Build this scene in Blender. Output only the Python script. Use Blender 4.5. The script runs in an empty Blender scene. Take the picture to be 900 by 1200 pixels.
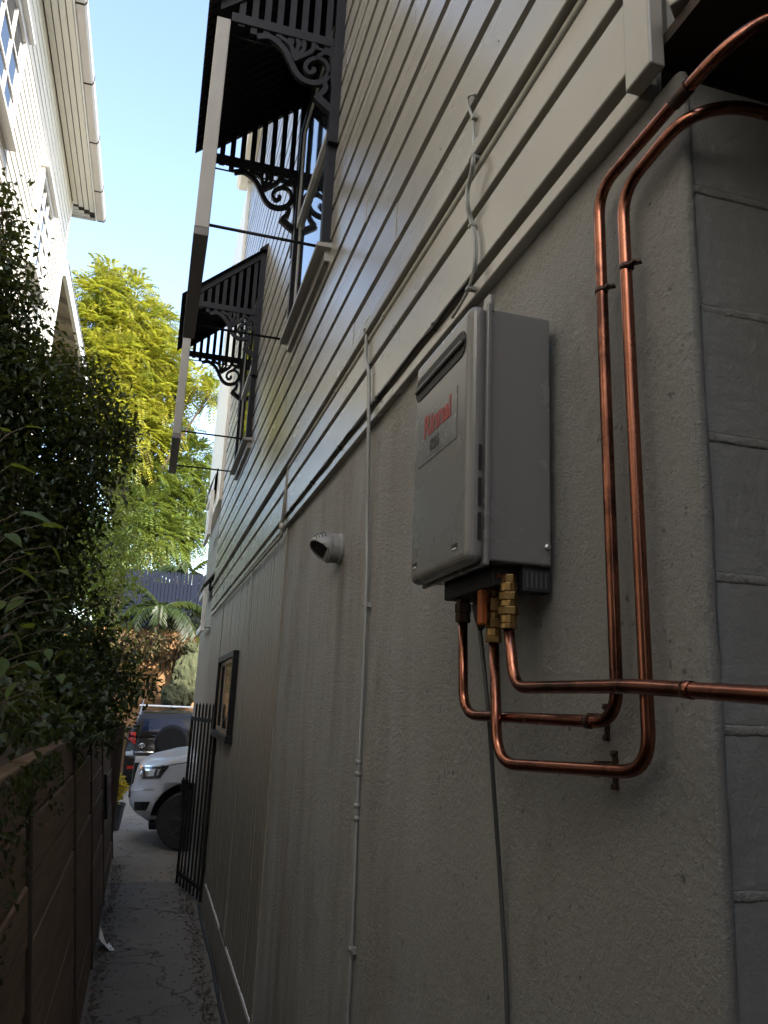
import bpy, bmesh, math, random
import numpy as np
from mathutils import Vector, Matrix, noise as mnoise

random.seed(7)
rng = np.random.default_rng(7)
sc = bpy.context.scene
C = sc.collection
ZG = 1.95            # everything is measured from the eye; the whole place is lifted by this at the end

# ------------------------------------------------------------------ camera
FPX = 935.0          # focal length in pixels of the 900 x 1200 photograph
_vy = np.array([-280., -215., -FPX]); _vy /= np.linalg.norm(_vy)
_vz = np.array([170., 3880., -FPX]); _vz /= np.linalg.norm(_vz)
_vz = _vz - _vy * _vz.dot(_vy); _vz /= np.linalg.norm(_vz)
_vx = np.cross(_vy, _vz)
RC = np.stack([_vx, _vy, _vz], 1)
cd = bpy.data.cameras.new('camera')
cd.sensor_fit = 'AUTO'; cd.sensor_width = 36.0; cd.lens = 36.0 * FPX / 1200.0
cd.clip_start = 0.02; cd.clip_end = 2000
cam = bpy.data.objects.new('camera', cd); C.objects.link(cam)
M = Matrix([list(r) for r in RC.T]).to_4x4(); M.translation = (0, 0, ZG)
cam.matrix_world = M
sc.camera = cam

# ------------------------------------------------------------------ sky, sun, exposure
SUN_EL = math.radians(36); SX, SY = 0.40, -0.917
world = bpy.data.worlds.new('World'); sc.world = world; world.use_nodes = True
wn = world.node_tree.nodes; wl = world.node_tree.links
bg = wn['Background']; sky = wn.new('ShaderNodeTexSky'); sky.sky_type = 'NISHITA'; sky.sun_disc = False
sky.sun_elevation = SUN_EL; sky.sun_rotation = math.atan2(SX, SY)
sky.air_density = 1.0; sky.dust_density = 1.8; sky.ozone_density = 0.1
wl.new(sky.outputs[0], bg.inputs[0]); bg.inputs[1].default_value = 0.15
sl = bpy.data.lights.new('sun', 'SUN'); sl.energy = 4.0; sl.angle = math.radians(0.5); sl.color = (1.0, 0.94, 0.84)
sun = bpy.data.objects.new('sun', sl); C.objects.link(sun)
_d = Vector((SX * math.cos(SUN_EL), SY * math.cos(SUN_EL), math.sin(SUN_EL)))
sun.rotation_euler = _d.to_track_quat('Z', 'Y').to_euler(); sun.location = (4, -8, 14)
vs = sc.view_settings
vs.view_transform = 'Standard'; vs.look = 'None'; vs.exposure = 2.0; vs.gamma = 1.0; vs.use_curve_mapping = False
sc.cycles.max_bounces = 8; sc.cycles.diffuse_bounces = 5; sc.cycles.glossy_bounces = 4
sc.cycles.use_denoising = True

# ------------------------------------------------------------------ photo pixel -> point on a plane of the place
def ray(px, py):
    return RC.T @ np.array([px - 450., -(py - 600.), -FPX])
def onx(px, py, X): d = ray(px, py); return d * (X / d[0])
def ony(px, py, Y): d = ray(px, py); return d * (Y / d[1])
def onz(px, py, Z): d = ray(px, py); return d * (Z / d[2])

# ------------------------------------------------------------------ materials
def _nt(name):
    m = bpy.data.materials.new(name); m.use_nodes = True
    nt = m.node_tree; b = nt.nodes['Principled BSDF']
    return m, nt, b
def _mix(nt, a, b, fac, mode='MIX'):
    n = nt.nodes.new('ShaderNodeMix'); n.data_type = 'RGBA'; n.blend_type = mode
    for i, v in ((0, fac), (6, a), (7, b)):
        if hasattr(v, 'is_linked'): nt.links.new(v, n.inputs[i])
        else: n.inputs[i].default_value = v if i == 0 else (*v[:3], 1)
    return n.outputs[2]
def _coord(nt, scale=(1, 1, 1), kind='Object'):
    t = nt.nodes.new('ShaderNodeTexCoord'); mp = nt.nodes.new('ShaderNodeMapping')
    mp.inputs['Scale'].default_value = scale
    nt.links.new(t.outputs[kind], mp.inputs[0]); return mp.outputs[0]
def _noise(nt, co, scale, detail=4, rough=.55, lo=.4, hi=.6):
    n = nt.nodes.new('ShaderNodeTexNoise'); n.inputs['Scale'].default_value = scale
    n.inputs['Detail'].default_value = detail; n.inputs['Roughness'].default_value = rough
    nt.links.new(co, n.inputs['Vector'])
    r = nt.nodes.new('ShaderNodeMapRange'); r.inputs[1].default_value = lo; r.inputs[2].default_value = hi
    nt.links.new(n.outputs[0], r.inputs[0]); return r.outputs[0]
def _math(nt, op, a, b):
    n = nt.nodes.new('ShaderNodeMath'); n.operation = op
    for i, v in enumerate((a, b)):
        if hasattr(v, 'is_linked'): nt.links.new(v, n.inputs[i])
        else: n.inputs[i].default_value = v
    return n.outputs[0]
def _bump(nt, b, h, strength, dist):
    n = nt.nodes.new('ShaderNodeBump'); n.inputs['Strength'].default_value = strength; n.inputs['Distance'].default_value = dist
    nt.links.new(h, n.inputs['Height']); nt.links.new(n.outputs[0], b.inputs['Normal'])

def paint(name, col, col2=None, rough=.45, metal=0., vscale=3., bscale=60., bstr=.15, bdist=.002, stretch=(1, 1, 1), wear=None, wscale=9., wlo=.62, spec=.5):
    """painted or plain surface: two tones in soft patches, optional worn specks, fine relief"""
    m, nt, b = _nt(name)
    co = _coord(nt, stretch)
    col2 = col2 or tuple(c * .8 for c in col)
    c = _mix(nt, col, col2, _noise(nt, co, vscale, 5, .6, .35, .7))
    if wear: c = _mix(nt, c, wear, _noise(nt, co, wscale, 8, .7, wlo, wlo + .14))
    nt.links.new(c, b.inputs['Base Color'])
    b.inputs['Metallic'].default_value = metal; b.inputs['Specular IOR Level'].default_value = spec
    rr = nt.nodes.new('ShaderNodeMapRange'); rr.inputs[3].default_value = max(.03, rough - .03); rr.inputs[4].default_value = min(1, rough + .04)
    nt.links.new(_noise(nt, co, vscale * 3, 4, .6, .3, .7), rr.inputs[0]); nt.links.new(rr.outputs[0], b.inputs['Roughness'])
    if bstr: _bump(nt, b, _noise(nt, co, bscale, 6, .6, 0, 1), bstr, bdist)
    return m

def wood(name, col, col2, axis=1, rough=.8, bstr=.6):
    m, nt, b = _nt(name)
    s = [14., 14., 14.]; s[axis] = .7
    co = _coord(nt, tuple(s))
    oi = nt.nodes.new('ShaderNodeObjectInfo')
    add = nt.nodes.new('ShaderNodeVectorMath'); add.operation = 'ADD'
    nt.links.new(co, add.inputs[0])
    sc_ = nt.nodes.new('ShaderNodeMath'); sc_.operation = 'MULTIPLY'; sc_.inputs[1].default_value = 40
    nt.links.new(oi.outputs['Random'], sc_.inputs[0]); nt.links.new(sc_.outputs[0], add.inputs[1])
    g = _noise(nt, add.outputs[0], 2.2, 8, .65, .3, .7)
    c = _mix(nt, col, col2, g)
    co2 = _coord(nt); c = _mix(nt, c, tuple(x * .45 for x in col), _noise(nt, co2, 1.3, 6, .65, .5, .8))
    nt.links.new(c, b.inputs['Base Color']); b.inputs['Roughness'].default_value = rough
    _bump(nt, b, g, bstr, .004)
    return m

def render_mat():
    """painted roughcast render with brown patches deepening along the wall, dirt and brown runs"""
    m, nt, b = _nt('roughcast')
    co = _coord(nt)
    c = _mix(nt, (.42, .418, .405), (.365, .362, .35), _noise(nt, co, 1.7, 6, .6, .3, .7))
    st = _coord(nt, (1, 2.2, .45))
    sy_ = nt.nodes.new('ShaderNodeSeparateXYZ'); nt.links.new(co, sy_.inputs[0])
    ry_ = nt.nodes.new('ShaderNodeMapRange'); ry_.inputs[1].default_value = 1.5; ry_.inputs[2].default_value = 3.2; nt.links.new(sy_.outputs[1], ry_.inputs[0])
    c = _mix(nt, c, (.19, .15, .09), _math(nt, 'MULTIPLY', _math(nt, 'MULTIPLY', _noise(nt, st, 2.0, 6, .65, .38, .8), .9), ry_.outputs[0]))  # brown patches, stronger farther along the wall
    # brown run below the vent, with its own outline
    sep = nt.nodes.new('ShaderNodeSeparateXYZ'); nt.links.new(co, sep.inputs[0])
    sp_ = nt.nodes.new('ShaderNodeMapRange'); sp_.inputs[1].default_value = -1.2; sp_.inputs[2].default_value = -2.0
    nt.links.new(_math(nt, 'ADD', sep.outputs[2], _math(nt, 'MULTIPLY', _noise(nt, co, 2.5, 7, .7, .2, .8), .7)), sp_.inputs[0])
    c = _mix(nt, c, (.12, .105, .08), _math(nt, 'MULTIPLY', sp_.outputs[0], .8))
    c = _mix(nt, c, (.22, .20, .165), _math(nt, 'MULTIPLY', _noise(nt, co, 5, 8, .72, .55, .75), .6))
    dy = _math(nt, 'ABSOLUTE', _math(nt, 'SUBTRACT', sep.outputs[1], 3.24), 0)
    wob = _math(nt, 'ADD', dy, _math(nt, 'MULTIPLY', _noise(nt, _coord(nt, (1, 1, .5)), 6, 4, .6, 0, 1), .12))
    rg = nt.nodes.new('ShaderNodeMapRange'); rg.inputs[1].default_value = .17; rg.inputs[2].default_value = .05
    nt.links.new(wob, rg.inputs[0])
    zg = nt.nodes.new('ShaderNodeMapRange'); zg.inputs[1].default_value = .62; zg.inputs[2].default_value = .56
    nt.links.new(sep.outputs[2], zg.inputs[0])
    zg2 = nt.nodes.new('ShaderNodeMapRange'); zg2.inputs[1].default_value = -.4; zg2.inputs[2].default_value = .6
    nt.links.new(sep.outputs[2], zg2.inputs[0])
    f = _math(nt, 'MULTIPLY', _math(nt, 'MULTIPLY', rg.outputs[0], zg.outputs[0]), _math(nt, 'MULTIPLY', zg2.outputs[0], .75))
    c = _mix(nt, c, (.13, .095, .05), f)
    c = _mix(nt, c, (.18, .18, .17), _noise(nt, co, 40, 4, .6, .66, .7))
    nt.links.new(c, b.inputs['Base Color']); b.inputs['Roughness'].default_value = .62
    v = nt.nodes.new('ShaderNodeTexVoronoi'); v.feature = 'SMOOTH_F1'; v.inputs['Scale'].default_value = 85; nt.links.new(co, v.inputs['Vector'])
    h = _math(nt, 'ADD', _math(nt, 'MULTIPLY', v.outputs[0], -.55), _math(nt, 'MULTIPLY', _noise(nt, co, 190, 7, .75, .2, .8), .9))
    h = _math(nt, 'ADD', h, _math(nt, 'MULTIPLY', _noise(nt, co, 22, 3, .5, 0, 1), .9))
    _bump(nt, b, h, 1.0, .010)
    return m

def leaf_mat(name, c1, c2, c3, trans=.35, rough=.5):
    m, nt, b = _nt(name)
    g = nt.nodes.new('ShaderNodeNewGeometry')
    c = _mix(nt, c1, c2, g.outputs['Random Per Island'])
    c = _mix(nt, c, c3, _noise(nt, _coord(nt), 1.6, 3, .5, .45, .7))
    nt.links.new(c, b.inputs['Base Color']); b.inputs['Roughness'].default_value = rough
    t = nt.nodes.new('ShaderNodeBsdfTranslucent'); nt.links.new(_mix(nt, c, (.55, .6, .05), .25), t.inputs[0])
    ms = nt.nodes.new('ShaderNodeMixShader'); ms.inputs[0].default_value = trans
    out = nt.nodes['Material Output']
    nt.links.new(b.outputs[0], ms.inputs[1]); nt.links.new(t.outputs[0], ms.inputs[2]); nt.links.new(ms.outputs[0], out.inputs[0])
    return m

def glass(name, tint=(.03, .035, .045), rough=.04):
    m, nt, b = _nt(name); b.inputs['Base Color'].default_value = (*tint, 1); b.inputs['Roughness'].default_value = rough
    b.inputs['Specular IOR Level'].default_value = .8
    _bump(nt, b, _noise(nt, _coord(nt), 3, 2, .5, 0, 1), .05, .01)
    return m

MT = {}
MT['cream'] = paint('cream_paint', (.295, .285, .258), (.275, .265, .238), .26, vscale=.8, bscale=25, bstr=.06, bdist=.003, stretch=(1, .4, 1))
MT['cream_trim'] = paint('cream_trim', (.30, .29, .265), (.26, .25, .225), .42, vscale=3, wear=(.16, .13, .09), wscale=40, wlo=.7)
MT['plank'] = paint('grooved_board_paint', (.25, .235, .20), (.18, .165, .135), .5, vscale=1.5, stretch=(1, 3, .4), wear=(.2, .16, .1), wscale=7, wlo=.66)
MT['render'] = render_mat()
MT['block'] = paint('painted_block', (.26, .262, .26), (.22, .222, .22), .6, vscale=5, bscale=38, bstr=.8, bdist=.006, wear=(.2, .19, .18), wscale=30, wlo=.68)
MT['mortar'] = paint('mortar', (.26, .255, .245), (.22, .215, .205), .85, vscale=20, bscale=90, bstr=1, bdist=.006)
MT['white'] = paint('white_paint', (.80, .79, .76), (.74, .73, .70), .42, vscale=2, bscale=30, bstr=.08)
MT['offwhite'] = paint('offwhite_boards', (.80, .765, .675), (.76, .72, .63), .45, vscale=1.5, stretch=(1, .4, 1), bstr=.08)
MT['black'] = paint('black_paint', (.009, .0085, .0105), (.013, .0125, .015), .5, vscale=6, bscale=50, bstr=.2, spec=.22)
MT['iron'] = paint('black_iron', (.009, .009, .009), (.018, .016, .014), .6, vscale=12, spec=.2, wear=(.09, .05, .03), wscale=30, wlo=.7)
MT['grey'] = paint('heater_enamel', (.185, .184, .183), (.175, .174, .173), .26, vscale=1.3, bscale=160, bstr=.04)
MT['slot'] = paint('slot_black', (.01, .01, .01), (.014, .014, .014), .6, bstr=0)  # near-black for slots, openings, groove backing and wheel wells
MT['rubber'] = paint('black_rubber', (.018, .018, .02), (.026, .026, .027), .6, bstr=.1)
MT['greyplastic'] = paint('grey_plastic', (.25, .25, .25), (.2, .2, .198), .45, vscale=9, bstr=.05)
MT['greycord'] = paint('grey_cord', (.075, .08, .085), (.06, .065, .07), .5, bstr=.05)
MT['conduit'] = paint('painted_conduit', (.29, .295, .29), (.25, .255, .245), .42, vscale=7, wear=(.2, .18, .14), wscale=40, wlo=.72)
MT['cable'] = paint('cable_sheath', (.33, .34, .325), (.27, .28, .265), .5, vscale=12, bstr=.08)
MT['brass'] = paint('brass', (.34, .22, .09), (.17, .10, .04), .42, metal=1, vscale=30, bscale=120, bstr=.12)
MT['copper'] = paint('copper', (.40, .165, .108), (.19, .075, .052), .25, metal=1, vscale=9, bscale=70, bstr=.05, stretch=(1, 1, .5), wear=(.10, .045, .034), wscale=11, wlo=.50)
MT['clip'] = paint('dark_clip', (.05, .035, .03), (.09, .05, .035), .5, metal=.7, vscale=20)
MT['orange'] = paint('orange_lever', (.34, .09, .015), (.26, .07, .012), .5, bstr=0)
MT['steel'] = paint('zinc_steel', (.55, .55, .55), (.42, .42, .42), .4, metal=1, vscale=10, bstr=.05)
MT['sleeper'] = wood('old_sleeper', (.22, .14, .08), (.11, .07, .043), 1, .85, .7)
MT['post'] = wood('post_timber', (.05, .035, .024), (.028, .02, .015), 2, .85, .7)
MT['joist'] = wood('joist_timber', (.05, .034, .024), (.03, .02, .015), 0, .8, .5)
MT['greytimber'] = wood('tan_timber', (.40, .31, .22), (.27, .20, .14), 1, .8, .4)
MT['glass'] = glass('window_glass')
MT['bluefence'] = paint('slate_blue_paling', (.012, .016, .030), (.009, .012, .022), .85, vscale=4, stretch=(3, 3, .5), spec=.12)
MT['leafdark'] = leaf_mat('shrub_leaf', (.015, .031, .008), (.032, .054, .013), (.012, .024, .008), .22, .5)
MT['leafmid'] = leaf_mat('broad_leaf', (.035, .078, .012), (.058, .10, .017), (.026, .054, .011), .4, .6)
MT['leafyellow'] = leaf_mat('feathery_leaf', (.19, .20, .02), (.32, .29, .028), (.13, .17, .02), .5, .5)
MT['leafpalm'] = leaf_mat('palm_leaf', (.018, .040, .010), (.040, .060, .016), (.015, .032, .009), .3, .4)
MT['leaflit'] = leaf_mat('light_shrub_leaf', (.09, .13, .02), (.17, .18, .03), (.07, .11, .02), .4, .5)
MT['yellowleaf'] = leaf_mat('golden_leaf', (.55, .38, .02), (.62, .48, .05), (.4, .3, .02), .3, .5)
MT['deadleaf'] = paint('dead_leaf', (.10, .06, .03), (.05, .03, .018), .8, vscale=20, bstr=0)
MT['bark'] = wood('bark', (.11, .085, .06), (.06, .045, .032), 2, .9, .9)
MT['lawn'] = leaf_mat('lawn_blade', (.10, .16, .02), (.18, .22, .04), (.08, .13, .02), .3, .6)

def ground_mat(name, a, b_, c_, s1=.6, s2=6, rough=.88, bd=.01, crack=True):
    m, nt, b = _nt(name); co = _coord(nt)
    c = _mix(nt, a, b_, _noise(nt, co, s1, 7, .65, .35, .65))
    c = _mix(nt, c, c_, _noise(nt, co, s2, 8, .75, .55, .72))
    h = _noise(nt, co, 50, 8, .7, 0, 1)
    if crack:
        v = nt.nodes.new('ShaderNodeTexVoronoi'); v.feature = 'DISTANCE_TO_EDGE'; v.inputs['Scale'].default_value = .3
        wco = nt.nodes.new('ShaderNodeVectorMath'); wco.operation = 'ADD'
        nz = nt.nodes.new('ShaderNodeTexNoise'); nz.inputs['Scale'].default_value = 2.5; nz.inputs['Detail'].default_value = 6
        nt.links.new(co, nz.inputs[0]); nt.links.new(co, wco.inputs[0]); nt.links.new(nz.outputs[1], wco.inputs[1]); nt.links.new(wco.outputs[0], v.inputs[0])
        r = nt.nodes.new('ShaderNodeMapRange'); r.inputs[1].default_value = .001; r.inputs[2].default_value = .006; nt.links.new(v.outputs[0], r.inputs[0])
        c = _mix(nt, tuple(x * .8 for x in c_), c, r.outputs[0]); h = _math(nt, 'MULTIPLY', h, r.outputs[0])
    nt.links.new(c, b.inputs['Base Color']); b.inputs['Roughness'].default_value = rough
    _bump(nt, b, h, .6, bd)
    return m
MT['concrete'] = ground_mat('old_concrete', (.18, .165, .145), (.12, .108, .092), (.06, .052, .04))
MT['drive'] = ground_mat('driveway_concrete', (.27, .225, .17), (.20, .165, .125), (.11, .085, .06))
MT['soil'] = ground_mat('soil', (.07, .05, .035), (.05, .035, .025), (.03, .022, .016), 2, 9, .95, .03, False)
MT['earth'] = ground_mat('clay_bank', (.30, .165, .07), (.19, .105, .05), (.14, .09, .045), 1.2, 5, .95, .05, False)
MT['rock'] = ground_mat('mossy_rock', (.075, .078, .036), (.04, .05, .02), (.04, .028, .016), 3.5, 6, .9, .03, False)
MT['grassland'] = ground_mat('lawn_soil', (.11, .15, .03), (.08, .12, .025), (.10, .09, .04), .8, 7, .95, .02, False)

# ------------------------------------------------------------------ mesh helpers
class MB:
    def __init__(s): s.v = []; s.f = []; s.sm = []
    def add(s, vs_, fs, smooth=False):
        o = len(s.v); s.v += [tuple(map(float, p)) for p in vs_]
        s.f += [tuple(i + o for i in f) for f in fs]; s.sm += [smooth] * len(fs); return s
    def box(s, x0, x1, y0, y1, z0, z1):
        return s.add([(x0, y0, z0), (x1, y0, z0), (x1, y1, z0), (x0, y1, z0), (x0, y0, z1), (x1, y0, z1), (x1, y1, z1), (x0, y1, z1)],
                     [(0, 3, 2, 1), (4, 5, 6, 7), (0, 1, 5, 4), (1, 2, 6, 5), (2, 3, 7, 6), (3, 0, 4, 7)])
    def prism(s, poly, axis, a, b):
        """poly: 2-D outline in the two other axes (in xyz order), extruded along axis from a to b"""
        n = len(poly); P = []
        for t in (a, b):
            for (u, w) in poly:
                p = [u, w]; p.insert(axis, t); P.append(p)
        F = [(i, (i + 1) % n, n + (i + 1) % n, n + i) for i in range(n)]
        F += [tuple(reversed(range(n))), tuple(range(n, 2 * n))]
        return s.add(P, F)
    def bar(s, a, b, w, h, up=(0, 0, 1)):
        a = Vector(a); b = Vector(b); d = (b - a).normalized(); u = Vector(up)
        if abs(d.dot(u)) > .95: u = Vector((1, 0, 0))
        sd = d.cross(u).normalized(); u = sd.cross(d).normalized()
        P = [p + sd * (i * w / 2) + u * (j * h / 2) for p in (a, b) for i, j in ((-1, -1), (1, -1), (1, 1), (-1, 1))]
        return s.add(P, [(0, 3, 2, 1), (4, 5, 6, 7), (0, 1, 5, 4), (1, 2, 6, 5), (2, 3, 7, 6), (3, 0, 4, 7)])
    def tube(s, pts, r, n=10, caps=True):
        pts = [Vector(p) for p in pts]; k = len(pts)
        rr = r if hasattr(r, '__len__') else [r] * k
        d0 = (pts[1] - pts[0]).normalized(); u = d0.orthogonal().normalized(); V = []
        for i, p in enumerate(pts):
            d = (pts[min(i + 1, k - 1)] - pts[max(i - 1, 0)]).normalized()
            u = (u - d * u.dot(d)).normalized(); w = d.cross(u)
            V += [p + (u * math.cos(2 * math.pi * j / n) + w * math.sin(2 * math.pi * j / n)) * rr[i] for j in range(n)]
        F = [(i * n + j, i * n + (j + 1) % n, (i + 1) * n + (j + 1) % n, (i + 1) * n + j) for i in range(k - 1) for j in range(n)]
        s.add(V, F, True)
        if caps:
            o = len(s.v) - k * n
            s.f += [tuple(o + j for j in reversed(range(n))), tuple(o + (k - 1) * n + j for j in range(n))]; s.sm += [False, False]
        return s
    def lathe(s, c, axis, prof, n=24):
        """prof: (distance along axis, radius)"""
        c = Vector(c); a = Vector(axis).normalized()
        return s.tube_prof([c + a * t for t, _ in prof], [max(r, 1e-4) for _, r in prof], a, n)
    def tube_prof(s, pts, rr, a, n):
        u = a.orthogonal().normalized(); w = a.cross(u); V = []
        for p, r in zip(pts, rr): V += [p + (u * math.cos(2 * math.pi * j / n) + w * math.sin(2 * math.pi * j / n)) * r for j in range(n)]
        k = len(pts)
        F = [(i * n + j, i * n + (j + 1) % n, (i + 1) * n + (j + 1) % n, (i + 1) * n + j) for i in range(k - 1) for j in range(n)]
        F += [tuple(reversed(range(n))), tuple((k - 1) * n + j for j in range(n))]
        return s.add(V, F, False)
    def mesh(s, name):
        me = bpy.data.meshes.new(name); me.from_pydata(s.v, [], s.f)
        me.polygons.foreach_set('use_smooth', s.sm); me.update(); return me

def rounded(pts, r, n=6):
    """polyline with its corners rounded"""
    P = [Vector(p) for p in pts]; out = [P[0]]
    for i in range(1, len(P) - 1):
        a = (P[i - 1] - P[i]); b = (P[i + 1] - P[i]); k = min(r, a.length * .49, b.length * .49)
        a = P[i] + a.normalized() * k; b = P[i] + b.normalized() * k
        for j in range(n + 1):
            t = j / n; out.append(a.lerp(P[i], t).lerp(P[i].lerp(b, t), t))
    return out + [P[-1]]
def smooth_line(pts, n=6):
    P = [Vector(p) for p in pts]; P = [2 * P[0] - P[1]] + P + [2 * P[-1] - P[-2]]; out = []
    for i in range(1, len(P) - 2):
        for j in range(n):
            t = j / n; a, b, c, d = P[i - 1:i + 3]
            out.append(.5 * ((2 * b) + (c - a) * t + (2 * a - 5 * b + 4 * c - d) * t * t + (3 * b - a - 3 * c + d) * t ** 3))
    return out + [P[-2]]

def tag(o, label=None, cat=None, group=None, kind=None):
    if label: o['label'] = label
    if cat: o['category'] = cat
    if group: o['group'] = group
    if kind: o['kind'] = kind
    return o
def thing(name, loc, label, cat, group=None):
    o = bpy.data.objects.new(name, None); C.objects.link(o); o.location = loc; o.empty_display_size = .1
    return tag(o, label, cat, group)
def parent(o, p):
    o.parent = p
    o.matrix_parent_inverse = Matrix.Translation(-p.location)
def obj(name, mb, mat, par=None, loc=None, bevel=0, smooth=False, kind=None, subsurf=0, seg=2):
    me = mb if isinstance(mb, bpy.types.Mesh) else mb.mesh(name)
    if not me.materials: me.materials.append(MT[mat] if isinstance(mat, str) else mat)
    o = bpy.data.objects.new(name, me); C.objects.link(o)
    if loc is not None: o.location = loc
    if par is not None: parent(o, par)
    if bevel:
        b = o.modifiers.new('b', 'BEVEL'); b.width = bevel; b.segments = seg; b.limit_method = 'ANGLE'; b.angle_limit = math.radians(40)
    if subsurf:
        b = o.modifiers.new('s', 'SUBSURF'); b.levels = subsurf; b.render_levels = subsurf
    if smooth:
        me.polygons.foreach_set('use_smooth', [True] * len(me.polygons))
    if kind: o['kind'] = kind
    return o
def struct(name, mb, mat):
    o = obj(name, mb, mat); o['kind'] = 'structure'; return o

# =================================================================== GROUND
def grid(x0, x1, y0, y1, nx, ny, zf):
    mb = MB(); V = []
    for j in range(ny + 1):
        for i in range(nx + 1):
            x = x0 + (x1 - x0) * i / nx; y = y0 + (y1 - y0) * j / ny; V.append((x, y, zf(x, y)))
    F = [(j * (nx + 1) + i, j * (nx + 1) + i + 1, (j + 1) * (nx + 1) + i + 1, (j + 1) * (nx + 1) + i) for j in range(ny) for i in range(nx)]
    return mb.add(V, F, True)
def nz(x, y, z, s): return mnoise.noise(Vector((x * s, y * s, z * s)))
def path_z(y): return -2.03 + .08 * min(1, max(0, (y - 5.0) / 4.0))
struct('ground', grid(-900, 900, -300, 1500, 12, 12, lambda x, y: -2.12), 'soil')
struct('path', grid(-.30, .78, -6, 9.6, 8, 40, lambda x, y: path_z(y) + .006 * nz(x, y, 0, 1.3)), 'concrete')
struct('driveway', grid(-3.2, 12, 9.6, 22, 16, 14, lambda x, y: -1.955), 'drive')
def ter(x, y): return -.33 + .05 * nz(x, y, 2, 1.1) + (.25 if x < -1.2 else .25 * max(0, (-.45 - x) / .75))
struct('garden_bed', grid(-14, -.44, -6, 11.0, 30, 30, ter), 'soil')
gb = MB(); gb.box(-14, -.52, 10.9, 11.1, -2.2, -.12); struct('garden_bed_edge', gb, 'soil')
# clay bank rising to the upper yard
def bank_mesh():
    mb = MB(); V = []; nx, ns = 70, 40
    for j in range(ns + 1):
        t = j / ns
        for i in range(nx + 1):
            x = -9 + 20 * i / nx
            z = -2.0 + 3.75 * t
            y = 20.9 + 1.5 * t ** .7 - .6 * math.exp(-((x - 1.0) / .8) ** 2) * (1 - t)
            b_ = nz(x, y, z, .9) * .35 + nz(x, y, z * 1.4, 2.6) * .16 + nz(x, y, z, 7) * .05
            k = min(1, (1 - t) * 6)
            V.append((x, y + b_ * k, z + b_ * .2 * k))
    F = [(j * (nx + 1) + i, j * (nx + 1) + i + 1, (j + 1) * (nx + 1) + i + 1, (j + 1) * (nx + 1) + i) for j in range(ns) for i in range(nx)]
    return mb.add(V, F, True)
struct('bank', bank_mesh(), 'earth')
struct('lawn', grid(-60, 60, 22.35, 120, 50, 40, lambda x, y: 1.74 + .030 * max(0, y - 24) + .05 * nz(x, y, 0, .4)), 'grassland')
sb = MB(); sb.box(-14, -3.15, 11.1, 22.4, -2.2, -.3); struct('side_terrace', sb, 'earth')

# =================================================================== THE WEATHERBOARD HOUSE (right)
W = .74
house = thing('weatherboard_house', (W, 5, -1.95), 'tall cream weatherboard house with rendered lower wall beside the narrow path', 'house')
Y0, Y1, ZT = 1.02, 10.68, 7.56
# core of the upper storeys and of the lower storey
m = MB(); m.box(.765, 8, 1.0, Y1 - .01, 1.12, ZT); m.box(1.0, 8, -4.5, 1.0, 1.12, ZT); m.box(.765, 8, 1.16, Y1 - .01, -2.1, 1.12)
obj('wall_core', m, 'cream_trim', house)
m = MB(); m.prism([(.52, ZT + .18), (4.4, ZT + .9), (8.4, ZT + .18)], 1, -4.8, 10.95); obj('roof', m, 'greyplastic', house)
m = MB(); m.box(.675, 8.2, -4.8, 10.92, ZT, ZT + .03); obj('soffit', m, 'offwhite', house)
m = MB(); m.box(.652, .674, -4.8, 10.93, ZT - .02, ZT + .17); obj('fascia', m, 'white', house, bevel=.003)
m = MB(); m.prism([(.651, ZT - .01), (.56, ZT - .01), (.52, ZT + .03), (.515, ZT + .14), (.53, ZT + .15), (.651, ZT + .15)], 1, -4.8, 10.95); obj('gutter', m, 'offwhite', house)
# unseen block added behind the camera to cut skylight, plus closed undercroft sides
m = MB(); m.box(-1.9, 8, -8.0, -6.5, -2.1, 6.0); m.box(4.2, 4.4, -5.5, 1.1, -2.1, 1.09); m.box(1.3, 4.2, -4.4, -4.2, -2.1, 1.09); obj('unseen_shade_walls', m, 'cream_trim', house)
# weatherboards: lapped, bottom edge proud
PITCH = .2
def board_profile(p, lip, top):
    return [(-lip, 0), (.012, 0), (.012, p + .02), (-top, p + .02), (-top, p), (-lip, .004)]
def lapped(p, lip, y0, y1):
    mb = MB(); mb.prism([(-lip, 0.), (.024, 0.), (.024, p - .002), (.021, p - .002), (.021, p - .032), (-lip + .002, p - .036), (-lip, .002)], 1, y0, y1); return mb
bm_ = lapped(PITCH, .024, 0., 1.).mesh('weatherboard'); bm_.materials.append(MT['cream'])
z = 1.483; i = 0
while z < ZT - .05:
    yj = [Y0, random.uniform(2.2, 5.2), random.uniform(6.0, 9.5), Y1]
    for a, b in zip(yj[:-1], yj[1:]):
        o = obj('weatherboard', bm_, 'cream', house, loc=(W + random.uniform(-.002, .002), a + .001, z + random.uniform(-.0025, .0025))); o.scale = (1, b - a - .002, 1); o.rotation_euler = (random.uniform(-.0006, .0006), random.uniform(-.006, .006), 0)
    if z < 3.6:
        m = MB()
        for q in range(11):
            yq = 1.18 + q * .45 + random.uniform(-.01, .01); m.lathe((W - .0225, yq, z + .045), (-1, 0, 0), [(0, .0036), (.0016, .0030)], 7)
        obj('nail_heads', m, 'cream_trim', house)
    z += PITCH; i += 1
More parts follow.
